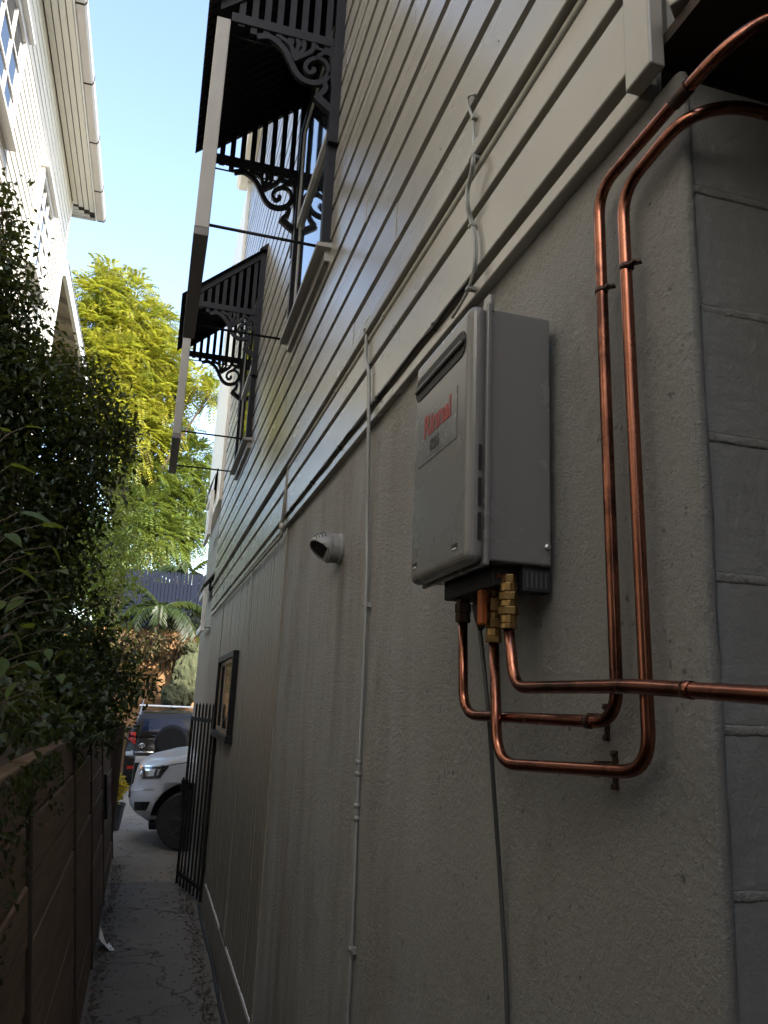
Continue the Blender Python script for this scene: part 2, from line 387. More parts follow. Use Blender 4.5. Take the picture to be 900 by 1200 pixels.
# fascia boards, ledge and trim at the foot of the weatherboards
def hbar(name, x0, x1, z0, z1, mat, y0=Y0, y1=Y1, bev=.004):
    m = MB(); m.box(x0, x1, y0, y1, z0, z1); return obj(name, m, mat, house, bevel=bev)
hbar('ledge', W - .056, W + .02, 1.430, 1.470, 'cream')
hbar('fascia_board', W - .034, W + .02, 1.298, 1.398, 'cream')
hbar('fascia_board', W - .034, W + .02, 1.112, 1.268, 'cream')
hbar('drip_trim', W - .026, W + .02, 1.046, 1.086, 'cream')
m = MB(); m.box(W + .012, W + .022, Y0, Y1, 1.04, 1.48); obj('backing_strip', m, 'cream_trim', house)
# corner board and the floor over the open undercroft
m = MB(); m.box(W - .054, W - .024, .945, 1.018, 1.045, 7.5); obj('corner_board', m, 'cream', house, bevel=.004)
m = MB(); m.box(W + .09, 1.6, .96, 1.08, .955, 1.035); obj('bearer', m, 'joist', house, bevel=.004)
m = MB(); m.box(W - .02, 6, -4.5, .998, 1.095, 1.118); obj('floor_lining', m, 'joist', house)
for k in range(6):
    m = MB(); yy = .55 - k * .45; m.box(W + .16, 6, yy, yy + .05, .97, 1.094); obj('joist', m, 'joist', house, bevel=.003)
m = MB(); m.bar((W - .01, .935, 1.135), (W + .10, .80, 1.175), .09, .03); obj('deck_edge_board', m, 'cream', house, bevel=.003)
# rendered lower wall
def render_wall():
    mb = MB(); ya, yb, za, zb = .952, 4.76, -2.1, 1.045
    ys = list(np.linspace(ya, 2.0, 340)) + list(np.linspace(2.0, yb, 260))[1:]
    zs = list(np.linspace(za, -1.1, 90))[:-1] + list(np.linspace(-1.1, zb, 500))
    ny, nz_ = len(ys) - 1, len(zs) - 1; V = []; nn_ = mnoise.noise
    for z in zs:
        for y in ys:
            h = nn_(Vector((y * 150, z * 150, 3))) + .5 * nn_(Vector((y * 60, z * 60, 9)))
            V.append((W + .006 * nz(1, y, z, 1.1) + .0025 * nz(5, y, z, 4.5) - .0017 * max(-.5, h), y, z))
    F = [(j * (ny + 1) + i, (j + 1) * (ny + 1) + i, (j + 1) * (ny + 1) + i + 1, j * (ny + 1) + i + 1) for j in range(nz_) for i in range(ny)]
    mb.add(V, F, True)
    # rough arris turning round the corner
    E_ = []; 
    for j in range(161):
        z = za + (zb - za) * j / 160
        e = .0016 * nz(9, 0, z, 9) + .0022 * nz(3, 0, z, 45)
        x0 = W + .006 * nz(1, ya, z, 1.1) + .0025 * nz(5, ya, z, 4.5)
        E_ += [(x0, ya + .0005, z), (x0 + .003, ya - .006 + e * .4, z), (x0 + .012, ya - .008 + e * .5, z), (x0 + .020 + e, ya - .004, z), (x0 + .024 + e, ya + .01, z)]
    F = [(j * 5 + i, j * 5 + i + 1, (j + 1) * 5 + i + 1, (j + 1) * 5 + i) for j in range(160) for i in range(4)]
    mb.add(E_, F, True); return mb
obj('rendered_wall', render_wall(), 'render', house)
# block end wall: every block is a piece, joints recessed
m = MB(); m.box(W + .012, 1.9, .962, 1.15, -2.1, 1.04); obj('block_core', m, 'mortar', house)
for k in range(-12, 3):
    zz = .622 + .2114 * k
    if zz > 1.03: continue
    n_ = 60; V = []
    for i in range(n_ + 1):
        x = W + .016 + 1.1 * i / n_; a = .0075 + .003 * nz(x, k, 0, 30); c_ = zz + .002 * nz(x, k, 5, 12); pr = .9528 + .0018 * nz(x, k, 2, 40)
        V += [(x, .97, c_ - a), (x, .9538, c_ - a), (x, pr, c_ - a * .4), (x, pr + .0004, c_ + a * .4), (x, .9538, c_ + a), (x, .97, c_ + a)]
    F = [(i * 6 + q, i * 6 + q + 1, (i + 1) * 6 + q + 1, (i + 1) * 6 + q) for i in range(n_) for q in range(5)]
    m = MB(); m.add(V, F, True); obj('mortar_joint', m, 'mortar', house)
bl = MB(); bl.box(0, .382, 0, .02, 0, .2); blm = bl.mesh('block'); blm.materials.append(MT['block'])
for k in range(-13, 2):
    zz = .622 - .2114 * (1 - k) + .0065 + .2114
    for q in range(3):
        xx = W + .014 + q * .393 - (.196 if k % 2 else 0)
        if xx < W: 
            hb = MB(); hb.box(0, .186, 0, .02, 0, .2); mm = hb.mesh('block'); mm.materials.append(MT['block'])
            obj('block', mm, 'block', house, loc=(W + .014, .9535 + random.uniform(-.001, .001), zz), bevel=.002, seg=2)
        else: obj('block', blm, 'block', house, loc=(xx, .9535 + random.uniform(-.001, .001), zz), bevel=.002, seg=2)
# grooved boards below the weatherboards, behind the render
m = MB(); m.box(W + .008, W + .03, 4.762, Y1, -2.05, 1.04); obj('board_backing', m, 'slot', house)
pm = MB(); pm.prism([(.012, 0.004), (.006, .004), (-.006, .012), (-.006, .108), (.006, .116), (.012, .116)], 2, -1.985, 1.043); pmm = pm.mesh('plank'); pmm.materials.append(MT['plank'])
k = 0
while 4.765 + .123 * (k + 1) < Y1 + .05:
    obj('plank', pmm, 'plank', house, loc=(W + random.uniform(-.002, .001), 4.765 + .123 * k, random.uniform(-.006, .0))); k += 1
for yy in (4.77, 6.35, 8.95):
    m = MB(); m.box(W - .014, W + .01, yy, yy + .045, -1.7, 1.04); obj('cover_strip', m, 'plank', house, bevel=.003)
for (a, b) in ((4.4, 6.22), (6.76, 8.22)):
    m = MB(); m.box(W - .0125, W + .005, a, b, -1.715, -1.690); obj('white_flashing', m, 'white', house, bevel=.002)
m = MB(); m.box(W - .011, W + .02, 4.78, Y1, -2.05, -1.72); obj('base_board', m, 'plank', house, bevel=.003)

# low window in the grooved boards
def low_window():
    y0, y1, z0, z1 = 7.0, 8.5, -.33, .41
    fr = MB(); t = .055; xo = W - .055
    fr.box(xo, W + .01, y0, y0 + t, z0, z1); fr.box(xo, W + .01, y1 - t, y1, z0, z1); fr.box(xo + .001, W + .01, y0 + t, y1 - t, z1 - t, z1); fr.box(xo - .012, W + .01, y0 - .02, y1 + .02, z0 - .03, z0 + .03)
    w = obj('window', fr, 'black', house, bevel=.004)
    for a, b, dx in ((y0 + t, (y0 + y1) / 2 + .02, .012), ((y0 + y1) / 2 - .02, y1 - t, .030)):
        s = MB(); e = .04; x0 = xo + dx; x1 = x0 + .016
        s.box(x0, x1, a, a + e, z0 + .031, z1 - t - .001); s.box(x0, x1, b - e, b, z0 + .031, z1 - t - .001); s.box(x0 + .001, x1, a + e, b - e, z0 + .031, z0 + .07); s.box(x0 + .001, x1, a + e, b - e, z1 - t - .04, z1 - t - .001)
        obj('sash', s, 'greytimber', w)
        p = MB(); p.box(x0 + .006, x0 + .010, a + e - .005, b - e + .005, z0 + .065, z1 - t - .035); obj('pane', p, 'glass', w)
low_window()

# windows under the hoods
def hood_window(y0, y1, z0, z1):
    t = .06; xo = W - .075
    fr = MB(); fr.box(xo, W + .012, y0, y0 + t, z0, z1); fr.box(xo, W + .012, y1 - t, y1, z0, z1); fr.box(xo + .001, W + .012, y0 + t, y1 - t, z1 - t, z1); fr.box(xo + .001, W + .012, y0 + t, y1 - t, z0, z0 + .05)
    w = obj('window', fr, 'black', house, bevel=.003)
    s = MB(); s.prism([(xo - .030, z0 - .035), (W + .01, z0 - .035), (W + .01, z0 - .001), (xo - .030, z0 - .010)], 1, y0 - .05, y1 + .05)
    s.box(xo + .02, W + .01, y0 - .02, y1 + .02, z0 - .10, z0 - .036); obj('sill', s, 'cream_trim', w, bevel=.003)
    mid = (z0 + z1) / 2
    for a, b, dx in ((z0 + .051, mid + .02, .03), (mid - .02, z1 - t - .001, .012)):
        s = MB(); e = .045; x0 = xo + dx; x1 = x0 + .018
        s.box(x0, x1, y0 + t + .001, y0 + t + e, a, b); s.box(x0, x1, y1 - t - e, y1 - t - .001, a, b); s.box(x0 + .001, x1, y0 + t + e, y1 - t - e, a, a + e); s.box(x0 + .001, x1, y0 + t + e, y1 - t - e, b - e, b)
        obj('sash', s, 'white', w)
        p = MB(); p.box(x0 + .007, x0 + .011, y0 + t + e - .005, y1 - t - e + .005, a + e - .005, b - e + .005); obj('pane', p, 'glass', w)
hood_window(3.88, 5.08, 2.44, 4.1)
hood_window(7.38, 8.58, 2.44, 4.1)

# window hoods: corrugated roof, slatted sides, fretwork brackets, hanging screen, stay rods
FRET = [  # strokes of the bracket, in pixels of an enlarged view of the photograph, and width in metres
    ([(75, 330), (170, 330), (240, 375), (300, 440), (345, 530), (390, 620), (450, 680), (530, 705), (610, 690), (655, 640)], .034),
    ([(690, 600), (655, 650), (650, 580), (620, 530), (560, 505), (490, 530), (465, 580), (495, 625), (535, 610), (530, 580)], .024),
    ([(370, 510), (345, 400), (240, 320)], .024), ([(360, 500), (405, 420), (400, 340)], .022),
    ([(365, 510), (450, 440), (455, 350)], .022), ([(370, 520), (510, 455), (535, 390), (520, 350)], .026),
    ([(560, 505), (610, 470), (665, 485), (700, 540)], .022), ([(700, 470), (600, 445), (530, 420)], .018),
    ([(615, 690), (625, 760), (560, 820)], .03), ([(550, 815), (620, 880), (740, 985)], .045), ([(700, 420), (705, 700), (735, 990)], .05)]
def fret(y, name, par, lift=0.):
    mb = MB()
    for k, (pts, wd) in enumerate(FRET):
        L = smooth_line([(*[ony(290 + a / 6.923, b / 6.923, 3.87)[q] for q in (0, 2)], 0) for a, b in pts], 5)
        n = len(L); V = []; th = .013 + .0006 * k
        for i, p in enumerate(L):
            d = (L[min(i + 1, n - 1)] - L[max(i - 1, 0)]).normalized(); nr = Vector((-d.y, d.x, 0)) * wd / 2
            for s_, t in ((1, -1), (-1, -1), (-1, 1), (1, 1)):
                q = p + nr * s_; V.append((q.x, y + th * t, q.y + lift))
        F = [(i * 4 + a, i * 4 + (a + 1) % 4, (i + 1) * 4 + (a + 1) % 4, (i + 1) * 4 + a) for i in range(n - 1) for a in range(4)]
        F += [(0, 1, 2, 3), ((n - 1) * 4 + 3, (n - 1) * 4 + 2, (n - 1) * 4 + 1, (n - 1) * 4)]
        mb.add(V, F)
    return obj(name, mb, 'black', par)
MT['screenshade'] = paint('screen_shade_grey', (.15, .14, .13), (.12, .11, .105), .5, vscale=5)  # darker grey carries the shade on the screen's underside
def hood(y0, y1, lab, dz=0., white=False):
    # corrugated sheet
    xo, zo, xi, zi = -.065, 3.79 + dz, W - .02, 4.47 + dz
    n = int((y1 - y0 + .14) / .076 * 8); V = []
    for i in range(n + 1):
        y = y0 - .07 + (y1 - y0 + .14) * i / n; h = .009 * math.sin(2 * math.pi * i / 8)
        V += [(xo, y, zo + h), (xi, y, zi + h), (xi, y, zi + h - .003), (xo, y, zo + h - .003)]
    F = [(i * 4 + a, i * 4 + (a + 1) % 4, (i + 1) * 4 + (a + 1) % 4, (i + 1) * 4 + a) for i in range(n) for a in range(4)]
    F += [(0, 1, 2, 3), (n * 4 + 3, n * 4 + 2, n * 4 + 1, n * 4)]
    m = MB(); m.add(V, F, True); h = obj('window_hood', m, 'black', house); h['label'] = lab
    m = MB(); m.prism([(W - .10, zi - .04), (W - .005, zi - .04), (W - .005, zi + .05), (W - .012, zi + .05)], 1, y0 - .07, y1 + .07); obj('ridge_flashing', m, 'black', h)
    sl_ = (zi - zo) / (xi - xo)
    for y, sgn in ((y0, 1), (y1, -1)):
        e = .02
        m = MB(); m.prism([(.0, zo + sl_ * .065 - .085), (xi, zi - .085), (xi, zi - .013), (.0, zo + sl_ * .065 - .013)], 1, y - .022, y + .022); obj('rake_board', m, 'black', h, bevel=.003)
        m = MB(); m.box(.66, W - .005, y - .024, y + .024, 3.08 + dz, zi - .09); obj('wall_post', m, 'black', h, bevel=.003)
        m = MB(); m.box(.066, .66, y - .019, y + .019, 3.715 + dz, 3.775 + dz); obj('rail', m, 'black', h, bevel=.002)
        for k in range(8):
            x = .105 + k * .0715; zt = zo + sl_ * (x - xo) - .05
            m = MB(); m.box(x, x + .036, y - .010, y + .010, 3.672 + dz + (.0 if k else .03), zt); obj('slat', m, 'black', h)
        fret(y, 'bracket', h, dz + .02)
    # hanging screen at the outer edge
    sc_ = 'white' if white else 'cream_trim'
    for y in (y0 - .02, y1 - .05):
        m = MB(); m.box(-.012, .064, y, y + .07, 2.392 + dz, 3.72 + dz); obj('screen_stile', m, sc_, h, bevel=.004)
    m = MB(); m.box(-.011, .063, y0 + .05, y1 - .05, 2.37 + dz, 2.46 + dz); obj('screen_rail', m, 'black', h, bevel=.003)
    m = MB(); m.box(-.013, .065, y0 - .021, y1 + .021, 2.345 + dz, 2.391 + dz); obj('screen_base', m, 'screenshade', h, bevel=.003)
    m = MB(); m.box(-.011, .063, y0 + .05, y1 - .05, 3.63 + dz, 3.72 + dz); obj('screen_rail', m, 'black', h, bevel=.003)
    for k in range(13):
        zz = 2.49 + dz + k * .088
        m = MB(); m.prism([(-.008, zz), (-.002, zz), (.06, zz + .07), (.054, zz + .07)], 1, y0 + .051, y1 - .051); obj('louvre', m, 'black', h)
    for y in (y0 + .01, y1 - .02):
        m = MB(); m.tube([(.05, y, 2.43 + dz), (W - .02, y, 2.43 + dz)], .0085, 8); obj('stay_rod', m, 'black', h)
        m = MB(); m.tube([(.05, y + .05, 3.685 + dz), (W - .02, y + .05, 3.685 + dz)], .006, 8); obj('stay_rod', m, 'black', h)
    return h
hood(3.87, 5.12, 'black slatted window hood with fretwork brackets, next to the copper pipes end')
hood(7.38, 8.6, 'black slatted window hood with fretwork brackets, towards the driveway')

# rear bay with a white corner
m = MB(); m.box(.675, 4, 10.69, 13.4, 2.62, 7.52); obj('rear_bay', m, 'offwhite', house, bevel=.004)
m = MB(); m.box(.755, 4, 10.69, 13.4, -2.0, 2.62); obj('rear_wall', m, 'plank', house)
def small_hood(y0, y1, zt, zb, xw, xo):
    m = MB(); m.prism([(xo - .03, zt), (xw, zt + .22), (xw, zt + .25), (xo - .03, zt + .025)], 1, y0 - .05, y1 + .05); h = obj('window_hood', m, 'greyplastic', house, bevel=.003)
    h['label'] = 'small hood with white outer screen at the rear of the house'
    m = MB(); m.box(xo, xo + .05, y0, y0 + .06, zb, zt); m.box(xo + .004, xo + .046, y0 + .06, y1, zb, zb + .08); m.box(xo + .004, xo + .046, y0 + .06, y1, zt - .08, zt); obj('screen_frame', m, 'white', h, bevel=.004)
    for k in range(5):
        x = xo + .06 + (xw - xo - .07) * k / 5; zz = zt + .22 * (x - xo) / (xw - xo)
        m = MB(); m.box(x, x + .014, y0 + .01, y0 + .03, zt - .04, zz); obj('slat', m, 'black', h)
    m = MB(); m.tube([(xo + .02, y0 + .03, zb + .05), (xw, y0 + .03, zb + .05)], .006, 8); obj('stay_rod', m, 'black', h)
small_hood(11.1, 12.2, 1.47, .88, .755, .62)
small_hood(11.3, 12.3, 2.9, 2.25, .64, .60)

# =================================================================== THE NEIGHBOUR (left)
LX = -2.0
nb = thing('neighbour_house', (LX, 6, -.2), 'bright off-white weatherboard house with slatted eaves and gutter, beyond the shrubs', 'house')
LY1 = 12.5; LZT = 7.78
m = MB(); m.box(LX - 7, LX - .012, -6, LY1 - .01, -2.0, LZT + .3); obj('wall_core', m, 'offwhite', nb)
m = MB(); m.prism([(LX - .012, 0.), (LX + .011, 0.), (LX + .0105, .004), (LX + .001, .158), (LX - .012, .158)], 1, -6, LY1); lb = m.mesh('weatherboard'); lb.materials.append(MT['offwhite'])
z = -.28
while z < LZT - .02:
    obj('weatherboard', lb, 'offwhite', nb, loc=(0, 0, z + random.uniform(-.001, .001))); z += .15
m = MB(); m.box(LX - .02, LX + .024, LY1 - .002, LY1 + .09, -.3, LZT); obj('corner_board', m, 'white', nb, bevel=.004)
# eave: soffit boards with open joints, fascia, gutter in lengths
for k in range(4):
    m = MB(); x0 = LX + .02 + k * .083; m.box(x0, x0 + .071, -6, LY1 + .08 - .0 + k * .05, LZT, LZT + .02); obj('soffit_board', m, 'offwhite', nb, bevel=.003)
for k in range(4):
    m = MB(); y0 = LY1 + .085 + k * .083; m.box(LX - .3, LX + .02 + k * .083 - .012 + .0, y0, y0 + .071, LZT + .001, LZT + .021); obj('soffit_board', m, 'offwhite', nb, bevel=.003)
m = MB(); m.box(LX - 5, LX + .36, -6, LY1 + .42, LZT + .022, LZT + .06); obj('soffit_backing', m, 'joist', nb)
m = MB(); m.box(LX + .352, LX + .375, -6, LY1 + .42, LZT - .03, LZT + .17); m.box(LX - 5, LX + .351, LY1 + .42, LY1 + .443, LZT - .03, LZT + .17); obj('fascia', m, 'white', nb, bevel=.003)
MT['gutter'] = paint('gutter_paint', (.62, .58, .54), (.56, .52, .48), .45, vscale=3)
gy = [-6, 5.2, 6.9, 8.4, 9.7, 10.9, 12.1, LY1 + .46]
gx = LX + .376
gprof = [(gx, LZT + .14), (gx, LZT - .005), (gx + .10, LZT - .005), (gx + .122, LZT + .03), (gx + .122, LZT + .13), (gx + .112, LZT + .14), (gx + .110, LZT + .035), (gx + .095, LZT + .007), (gx + .008, LZT + .007), (gx + .008, LZT + .14)]
for a, b in zip(gy[:-1], gy[1:]):
    m = MB(); m.prism(gprof, 1, a + .002, b - .002); g = obj('gutter', m, 'gutter', nb)
    m = MB(); m.prism([(gx + .001, LZT - .010), (gx + .104, LZT - .010), (gx + .130, LZT + .028), (gx + .130, LZT + .14), (gx + .123, LZT + .14), (gx + .123, LZT + .03), (gx + .10, LZT - .006), (gx + .001, LZT - .006)], 1, b - .022, b + .004); obj('gutter_bracket', m, 'joist', g)
m = MB(); m.prism([(LX - 7.4, LZT + .15), (LX + .40, LZT + .15), (LX + .40, LZT + .18), (LX - 3.5, LZT + 1.9)], 1, -6, LY1 + .5); obj('roof', m, 'greyplastic', nb)
def left_window(y0, y1, z0, z1, cols, rows):
    x0 = LX + .012; t = .09
    m = MB(); m.box(x0, x0 + .045, y0 - t, y0, z0 - t, z1 + t); m.box(x0, x0 + .045, y1, y1 + t, z0 - t, z1 + t); m.box(x0, x0 + .044, y0, y1, z1, z1 + t); m.box(x0, x0 + .044, y0, y1, z0 - t, z0)
    w = obj('window', m, 'white', nb, bevel=.003)
    for r in range(rows):
        for c in range(cols):
            a = y0 + (y1 - y0) * c / cols + .016; b = y0 + (y1 - y0) * (c + 1) / cols - .016; p = z0 + (z1 - z0) * r / rows + .016; q = z0 + (z1 - z0) * (r + 1) / rows - .016
            m = MB(); m.box(x0 - .01, x0 + .014, a, b, p, q); obj('pane', m, 'glass', w)
    m = MB(); m.box(x0 - .01, x0 + .012, y0, y1, z0, z1); obj('sash', m, 'white', w)
    for c in range(1, cols): m = MB(); yy = y0 + (y1 - y0) * c / cols; m.box(x0 + .010, x0 + .03, yy - .015, yy + .015, z0, z1); obj('glazing_bar', m, 'white', w)
    for r in range(1, rows): m = MB(); zz = z0 + (z1 - z0) * r / rows; m.box(x0 + .010, x0 + .028, y0, y1, zz - .015, zz + .015); obj('glazing_bar', m, 'white', w)
    m = MB(); m.box(x0, x0 + .10, y0 - t - .04, y1 + t + .04, z0 - t - .05, z0 - t - .001); obj('sill', m, 'white', w, bevel=.004)
    m = MB(); m.prism([(x0, z1 + t + .002), (x0 + .10, z1 + t + .002), (x0 + .10, z1 + t + .05), (x0, z1 + t + .08)], 1, y0 - t - .04, y1 + t + .04); obj('head_mould', m, 'white', w, bevel=.004)
left_window(6.6, 7.95, 5.6, 6.7, 3, 3)
left_window(9.95, 10.9, 5.3, 6.45, 3, 4)
# lean-to roof at the rear of the neighbour
m = MB(); m.box(-1.99, -1.93, LY1 + .12, 17.6, 6.50, 6.74); obj('verandah_fascia', m, 'white', nb, bevel=.004)
m = MB(); m.prism([(-5.5, 7.9), (-1.92, 6.74), (-1.92, 6.77), (-5.5, 7.93)], 1, LY1 + .12, 17.7); obj('verandah_roof', m, 'greyplastic', nb)
for k in range(30):
    m = MB(); y = LY1 + .13 + k * .17; m.prism([(-5.5, 7.86), (-1.992, 6.725), (-1.992, 6.74), (-5.5, 7.88)], 1, y, y + .16); obj('lining_board', m, 'greytimber', nb)
for k in range(6):
    m = MB(); y = LY1 + .75 + k * .8; m.prism([(-5.5, 7.78), (-1.992, 6.65), (-1.992, 6.72), (-5.5, 7.855)], 1, y, y + .06); obj('rafter', m, 'greytimber', nb)
m = MB(); m.box(-2.02, -1.93, 17.4, 17.5, -.4, 6.5); obj('verandah_post', m, 'white', nb)

# =================================================================== TIMBER RETAINING WALL (left of the path), leaning back
rw = thing('retaining_wall', (-.17, 6, -1.95), 'dark weathered timber sleeper retaining wall along the narrow path', 'wall')
def lean(z): return -.175 - .125 * (z + 1.95)
posts = [-4.2, -2.4, -.6, 1.45, 3.36, 5.36, 6.92, 8.72, 11.0]
for y in posts:
    m = MB(); m.prism([(lean(-2.1) + .010, -2.1), (lean(-.27) + .010, -.27), (lean(-.27) - .09, -.27), (lean(-2.1) - .09, -2.1)], 1, y - .035, y + .035); obj('post', m, 'post', rw, bevel=.006)
SH = .212
for a, b in zip(posts[:-1], posts[1:]):
    for k in range(9):
        z0 = -2.16 + k * SH; z1 = z0 + SH - .010; o = random.uniform(-.008, .006); s_ = random.uniform(-.006, .006)
        m = MB(); m.prism([(lean(z0) + o, z0), (lean(z1) + o, z1), (lean(z1) - .07 + o, z1), (lean(z0) - .07 + o, z0)], 1, a + .037, b - .037)
        v = m.v; m.v = [(p[0], p[1], p[2] + s_ * (1 if p[1] > (a + b) / 2 else -1)) for p in v]
        obj('sleeper', m, 'sleeper', rw, bevel=.008)
m = MB(); m.box(-.36, -.20, 10.99, 11.12, -2.05, -.35); obj('end_board', m, 'post', rw, bevel=.006)
m = MB(); zz = -1.05; m.prism([(lean(-1.2) + .012, -1.2), (lean(-.78) + .012, -.78), (lean(-.78) + .04, -.78), (lean(-1.2) + .04, -1.2)], 1, 8.76, 9.0)
tag(obj('wall_plate', m, 'iron', bevel=.006), 'flat black metal plate fixed to timber retaining wall by the driveway', 'plate')

# =================================================================== WATER HEATER
def P(px, py, X): return Vector(onx(px, py, X))
def text_mesh(txt, size, shear=0., bold=.0):
    cu = bpy.data.curves.new('lettering', 'FONT'); cu.body = txt; cu.size = size; cu.align_x = 'CENTER'; cu.align_y = 'CENTER'; cu.shear = shear; cu.offset = bold; cu.extrude = .0004; cu.resolution_u = 3
    o = bpy.data.objects.new('lettering', cu); C.objects.link(o)
    me = bpy.data.meshes.new_from_object(o.evaluated_get(bpy.context.evaluated_depsgraph_get())); bpy.data.objects.remove(o); bpy.data.curves.remove(cu); return me
def letters(name, txt, size, origin, xdir, ydir, mat, par, shear=0., sx=1., bold=0.):
    me = text_mesh(txt, size, shear, bold); xd = Vector(xdir); yd = Vector(ydir); zd = xd.cross(yd)
    for v in me.vertices: c = v.co.copy(); v.co = Vector(origin) + xd * c.x * sx + yd * c.y + zd * c.z
    return obj(name, me, mat, par)
H0, H1, HZ0, HZ1 = 1.37, 1.722, .268, .802
FX, FLX = .549, .590
ht = thing('water_heater', (W, 1.545, HZ0), 'grey wall-mounted gas water heater with black exhaust slot and red lettering', 'water heater')
m = MB(); m.box(FLX + .001, W - .012, H0 + .004, H1 - .004, HZ0 + .006, HZ1 - .004); obj('casing', m, 'grey', ht, bevel=.006, seg=3)
m = MB(); m.box(FX, FLX, H0, H1, HZ0, HZ1); obj('front_cover', m, 'grey', ht, bevel=.024, seg=5)
m = MB(); m.box(FLX - .007, FLX + .004, H0 - .005, H1 + .005, HZ0 - .004, HZ1 + .003); obj('cover_flange', m, 'grey', ht, bevel=.003)
m = MB(); m.prism([(1.372, .79), (1.372, .823), (1.379, .833), (1.405, .833), (1.415, .79)], 0, FLX + .002, FLX + .012)
m.v = [(p[0], p[1], p[2]) for p in m.v]; obj('top_ear', m, 'grey', ht, bevel=.002)
m = MB(); m.box(W - .014, W + .004, 1.46, 1.63, HZ1 - .02, HZ1 + .03); m.box(W - .014, W + .004, 1.44, 1.65, HZ0 - .03, HZ0 + .05); obj('wall_bracket', m, 'steel', ht, bevel=.002)
def pill(y0, y1, z0, z1, x, depth, n=8):
    """flat rounded-end plate standing on the front face"""
    r = (z1 - z0) / 2; pts = []
    for k in range(n + 1): a = -math.pi / 2 + math.pi * k / n; pts.append((y1 - r + r * math.cos(a), (z0 + z1) / 2 + r * math.sin(a)))
    for k in range(n + 1): a = math.pi / 2 + math.pi * k / n; pts.append((y0 + r + r * math.cos(a), (z0 + z1) / 2 + r * math.sin(a)))
    m = MB(); m.prism(pts, 0, x - depth, x + .004); return m
obj('exhaust_slot', pill(1.392, 1.708, .700, .757, FX, .002), 'slot', ht)
m = pill(1.396, 1.704, .722, .736, FX, .007); obj('exhaust_lip', m, 'rubber', ht, bevel=.002)
m = MB(); m.box(FX - .0085, FX - .002, 1.402, 1.698, .7275, .7295); obj('lip_edge', m, 'steel', ht)
MT['sticker'] = paint('sticker', (.20, .20, .205), (.15, .15, .155), .25, vscale=30, bstr=0)
MT['red'] = paint('red_ink', (.34, .03, .03), (.22, .04, .04), .4, bstr=0)
MT['ink'] = paint('black_ink', (.02, .02, .02), (.03, .03, .03), .4, bstr=0)
m = MB(); m.box(FX - .0012, FX + .001, 1.435, 1.672, .532, .645); obj('sticker', m, 'sticker', ht)
letters('lettering', 'Rinnai', .072, (FX - .0018, 1.553, .615), (0, -1, 0), (0, 0, 1), 'red', ht, 0., .98, .0022)
letters('lettering', 'B26', .038, (FX - .0018, 1.565, .563), (0, -1, 0), (0, 0, 1), 'ink', ht, 0., 1., .001)
m = MB(); m.box(FX - .0016, FX, 1.52, 1.62, .541, .5425); obj('lettering_line', m, 'ink', ht)
for (a, b) in ((520, 551), (559, 593), (600, 633)):
    za, zb = ony(561, b, H0)[2], ony(561, a, H0)[2]; r = .004; pts = []
    for k in range(9): t = math.pi * k / 8; pts.append((.5735 + r * math.cos(t), zb - r + r * math.sin(t)))
    for k in range(9): t = math.pi + math.pi * k / 8; pts.append((.5735 + r * math.cos(t), za + r + r * math.sin(t)))
    m = MB(); m.prism(pts, 1, H0 - .0012, H0 + .004); obj('air_slot', m, 'slot', ht)
for yy in (1.42, 1.665):
    m = MB(); m.box(FX - .001, FX + .002, yy, yy + .028, .302, .313); s_ = obj('screw_slot', m, 'slot', ht)
    m = MB(); m.box(FX - .0018, FX, yy + .002, yy + .024, .3015, .3045); obj('slot_edge', m, 'white', s_)
m = MB(); m.lathe((W - .022, H0 + .006, .312), (0, -1, 0), [(0, .006), (.006, .006), (.008, .003)], 10); obj('screw', m, 'steel', ht)
m = MB(); m.box(.62, .725, 1.41, 1.68, HZ0 - .034, HZ0 + .008); obj('valve_tray', m, 'rubber', ht, bevel=.004)
m = MB(); m.box(.672, .732, 1.385, 1.42, HZ0 - .044, HZ0 + .008); obj('terminal_box', m, 'rubber', ht, bevel=.003)
for k in range(5):
    m = MB(); m.box(.678 + k * .010, .682 + k * .010, 1.3835, 1.386, HZ0 - .036, HZ0 - .006); obj('terminal_slot', m, 'greycord', ht)
def fitting(name, c, segs, mat, hexn=6):
    m = MB(); z = c[2]
    for (h, r, n) in segs:
        m.lathe((c[0], c[1], z), (0, 0, -1), [(0, r * .93), (h * .12, r), (h * .88, r), (h, r * .93)], n); z -= h
    return obj(name, m, mat, ht)
PX_ = .650
a0 = P(543, 692, PX_); b0 = P(579, 686, PX_); c0 = P(596, 684, PX_)
fitting('cold_union', (PX_, a0.y, HZ0 - .03), [(.012, .015, 12), (.022, .018, 6), (.02, .0165, 6)], 'clip')
fitting('gas_valve', (PX_, b0.y, HZ0 - .03), [(.018, .013, 12), (.03, .017, 6), (.012, .013, 12), (.02, .018, 6), (.016, .015, 12), (.012, .0165, 6)], 'brass')
fitting('hot_union', (PX_, c0.y, HZ0 - .012), [(.016, .014, 6), (.018, .017, 12), (.016, .0185, 6), (.012, .0165, 12), (.016, .0195, 6), (.016, .016, 12), (.01, .0165, 12)], 'brass')
m = MB(); m.box(PX_ - .034, PX_ - .018, b0.y - .012, b0.y + .008, HZ0 - .105, HZ0 - .035); m.box(PX_ - .030, PX_ - .010, b0.y - .006, b0.y + .004, HZ0 - .06, HZ0 - .048); obj('valve_lever', m, 'orange', ht, bevel=.004)
letters('embossed_lettering', 'A-GAS', .013, (.646, 1.4086, HZ0 - .014), (1, 0, 0), (0, 0, 1), 'orange', ht)

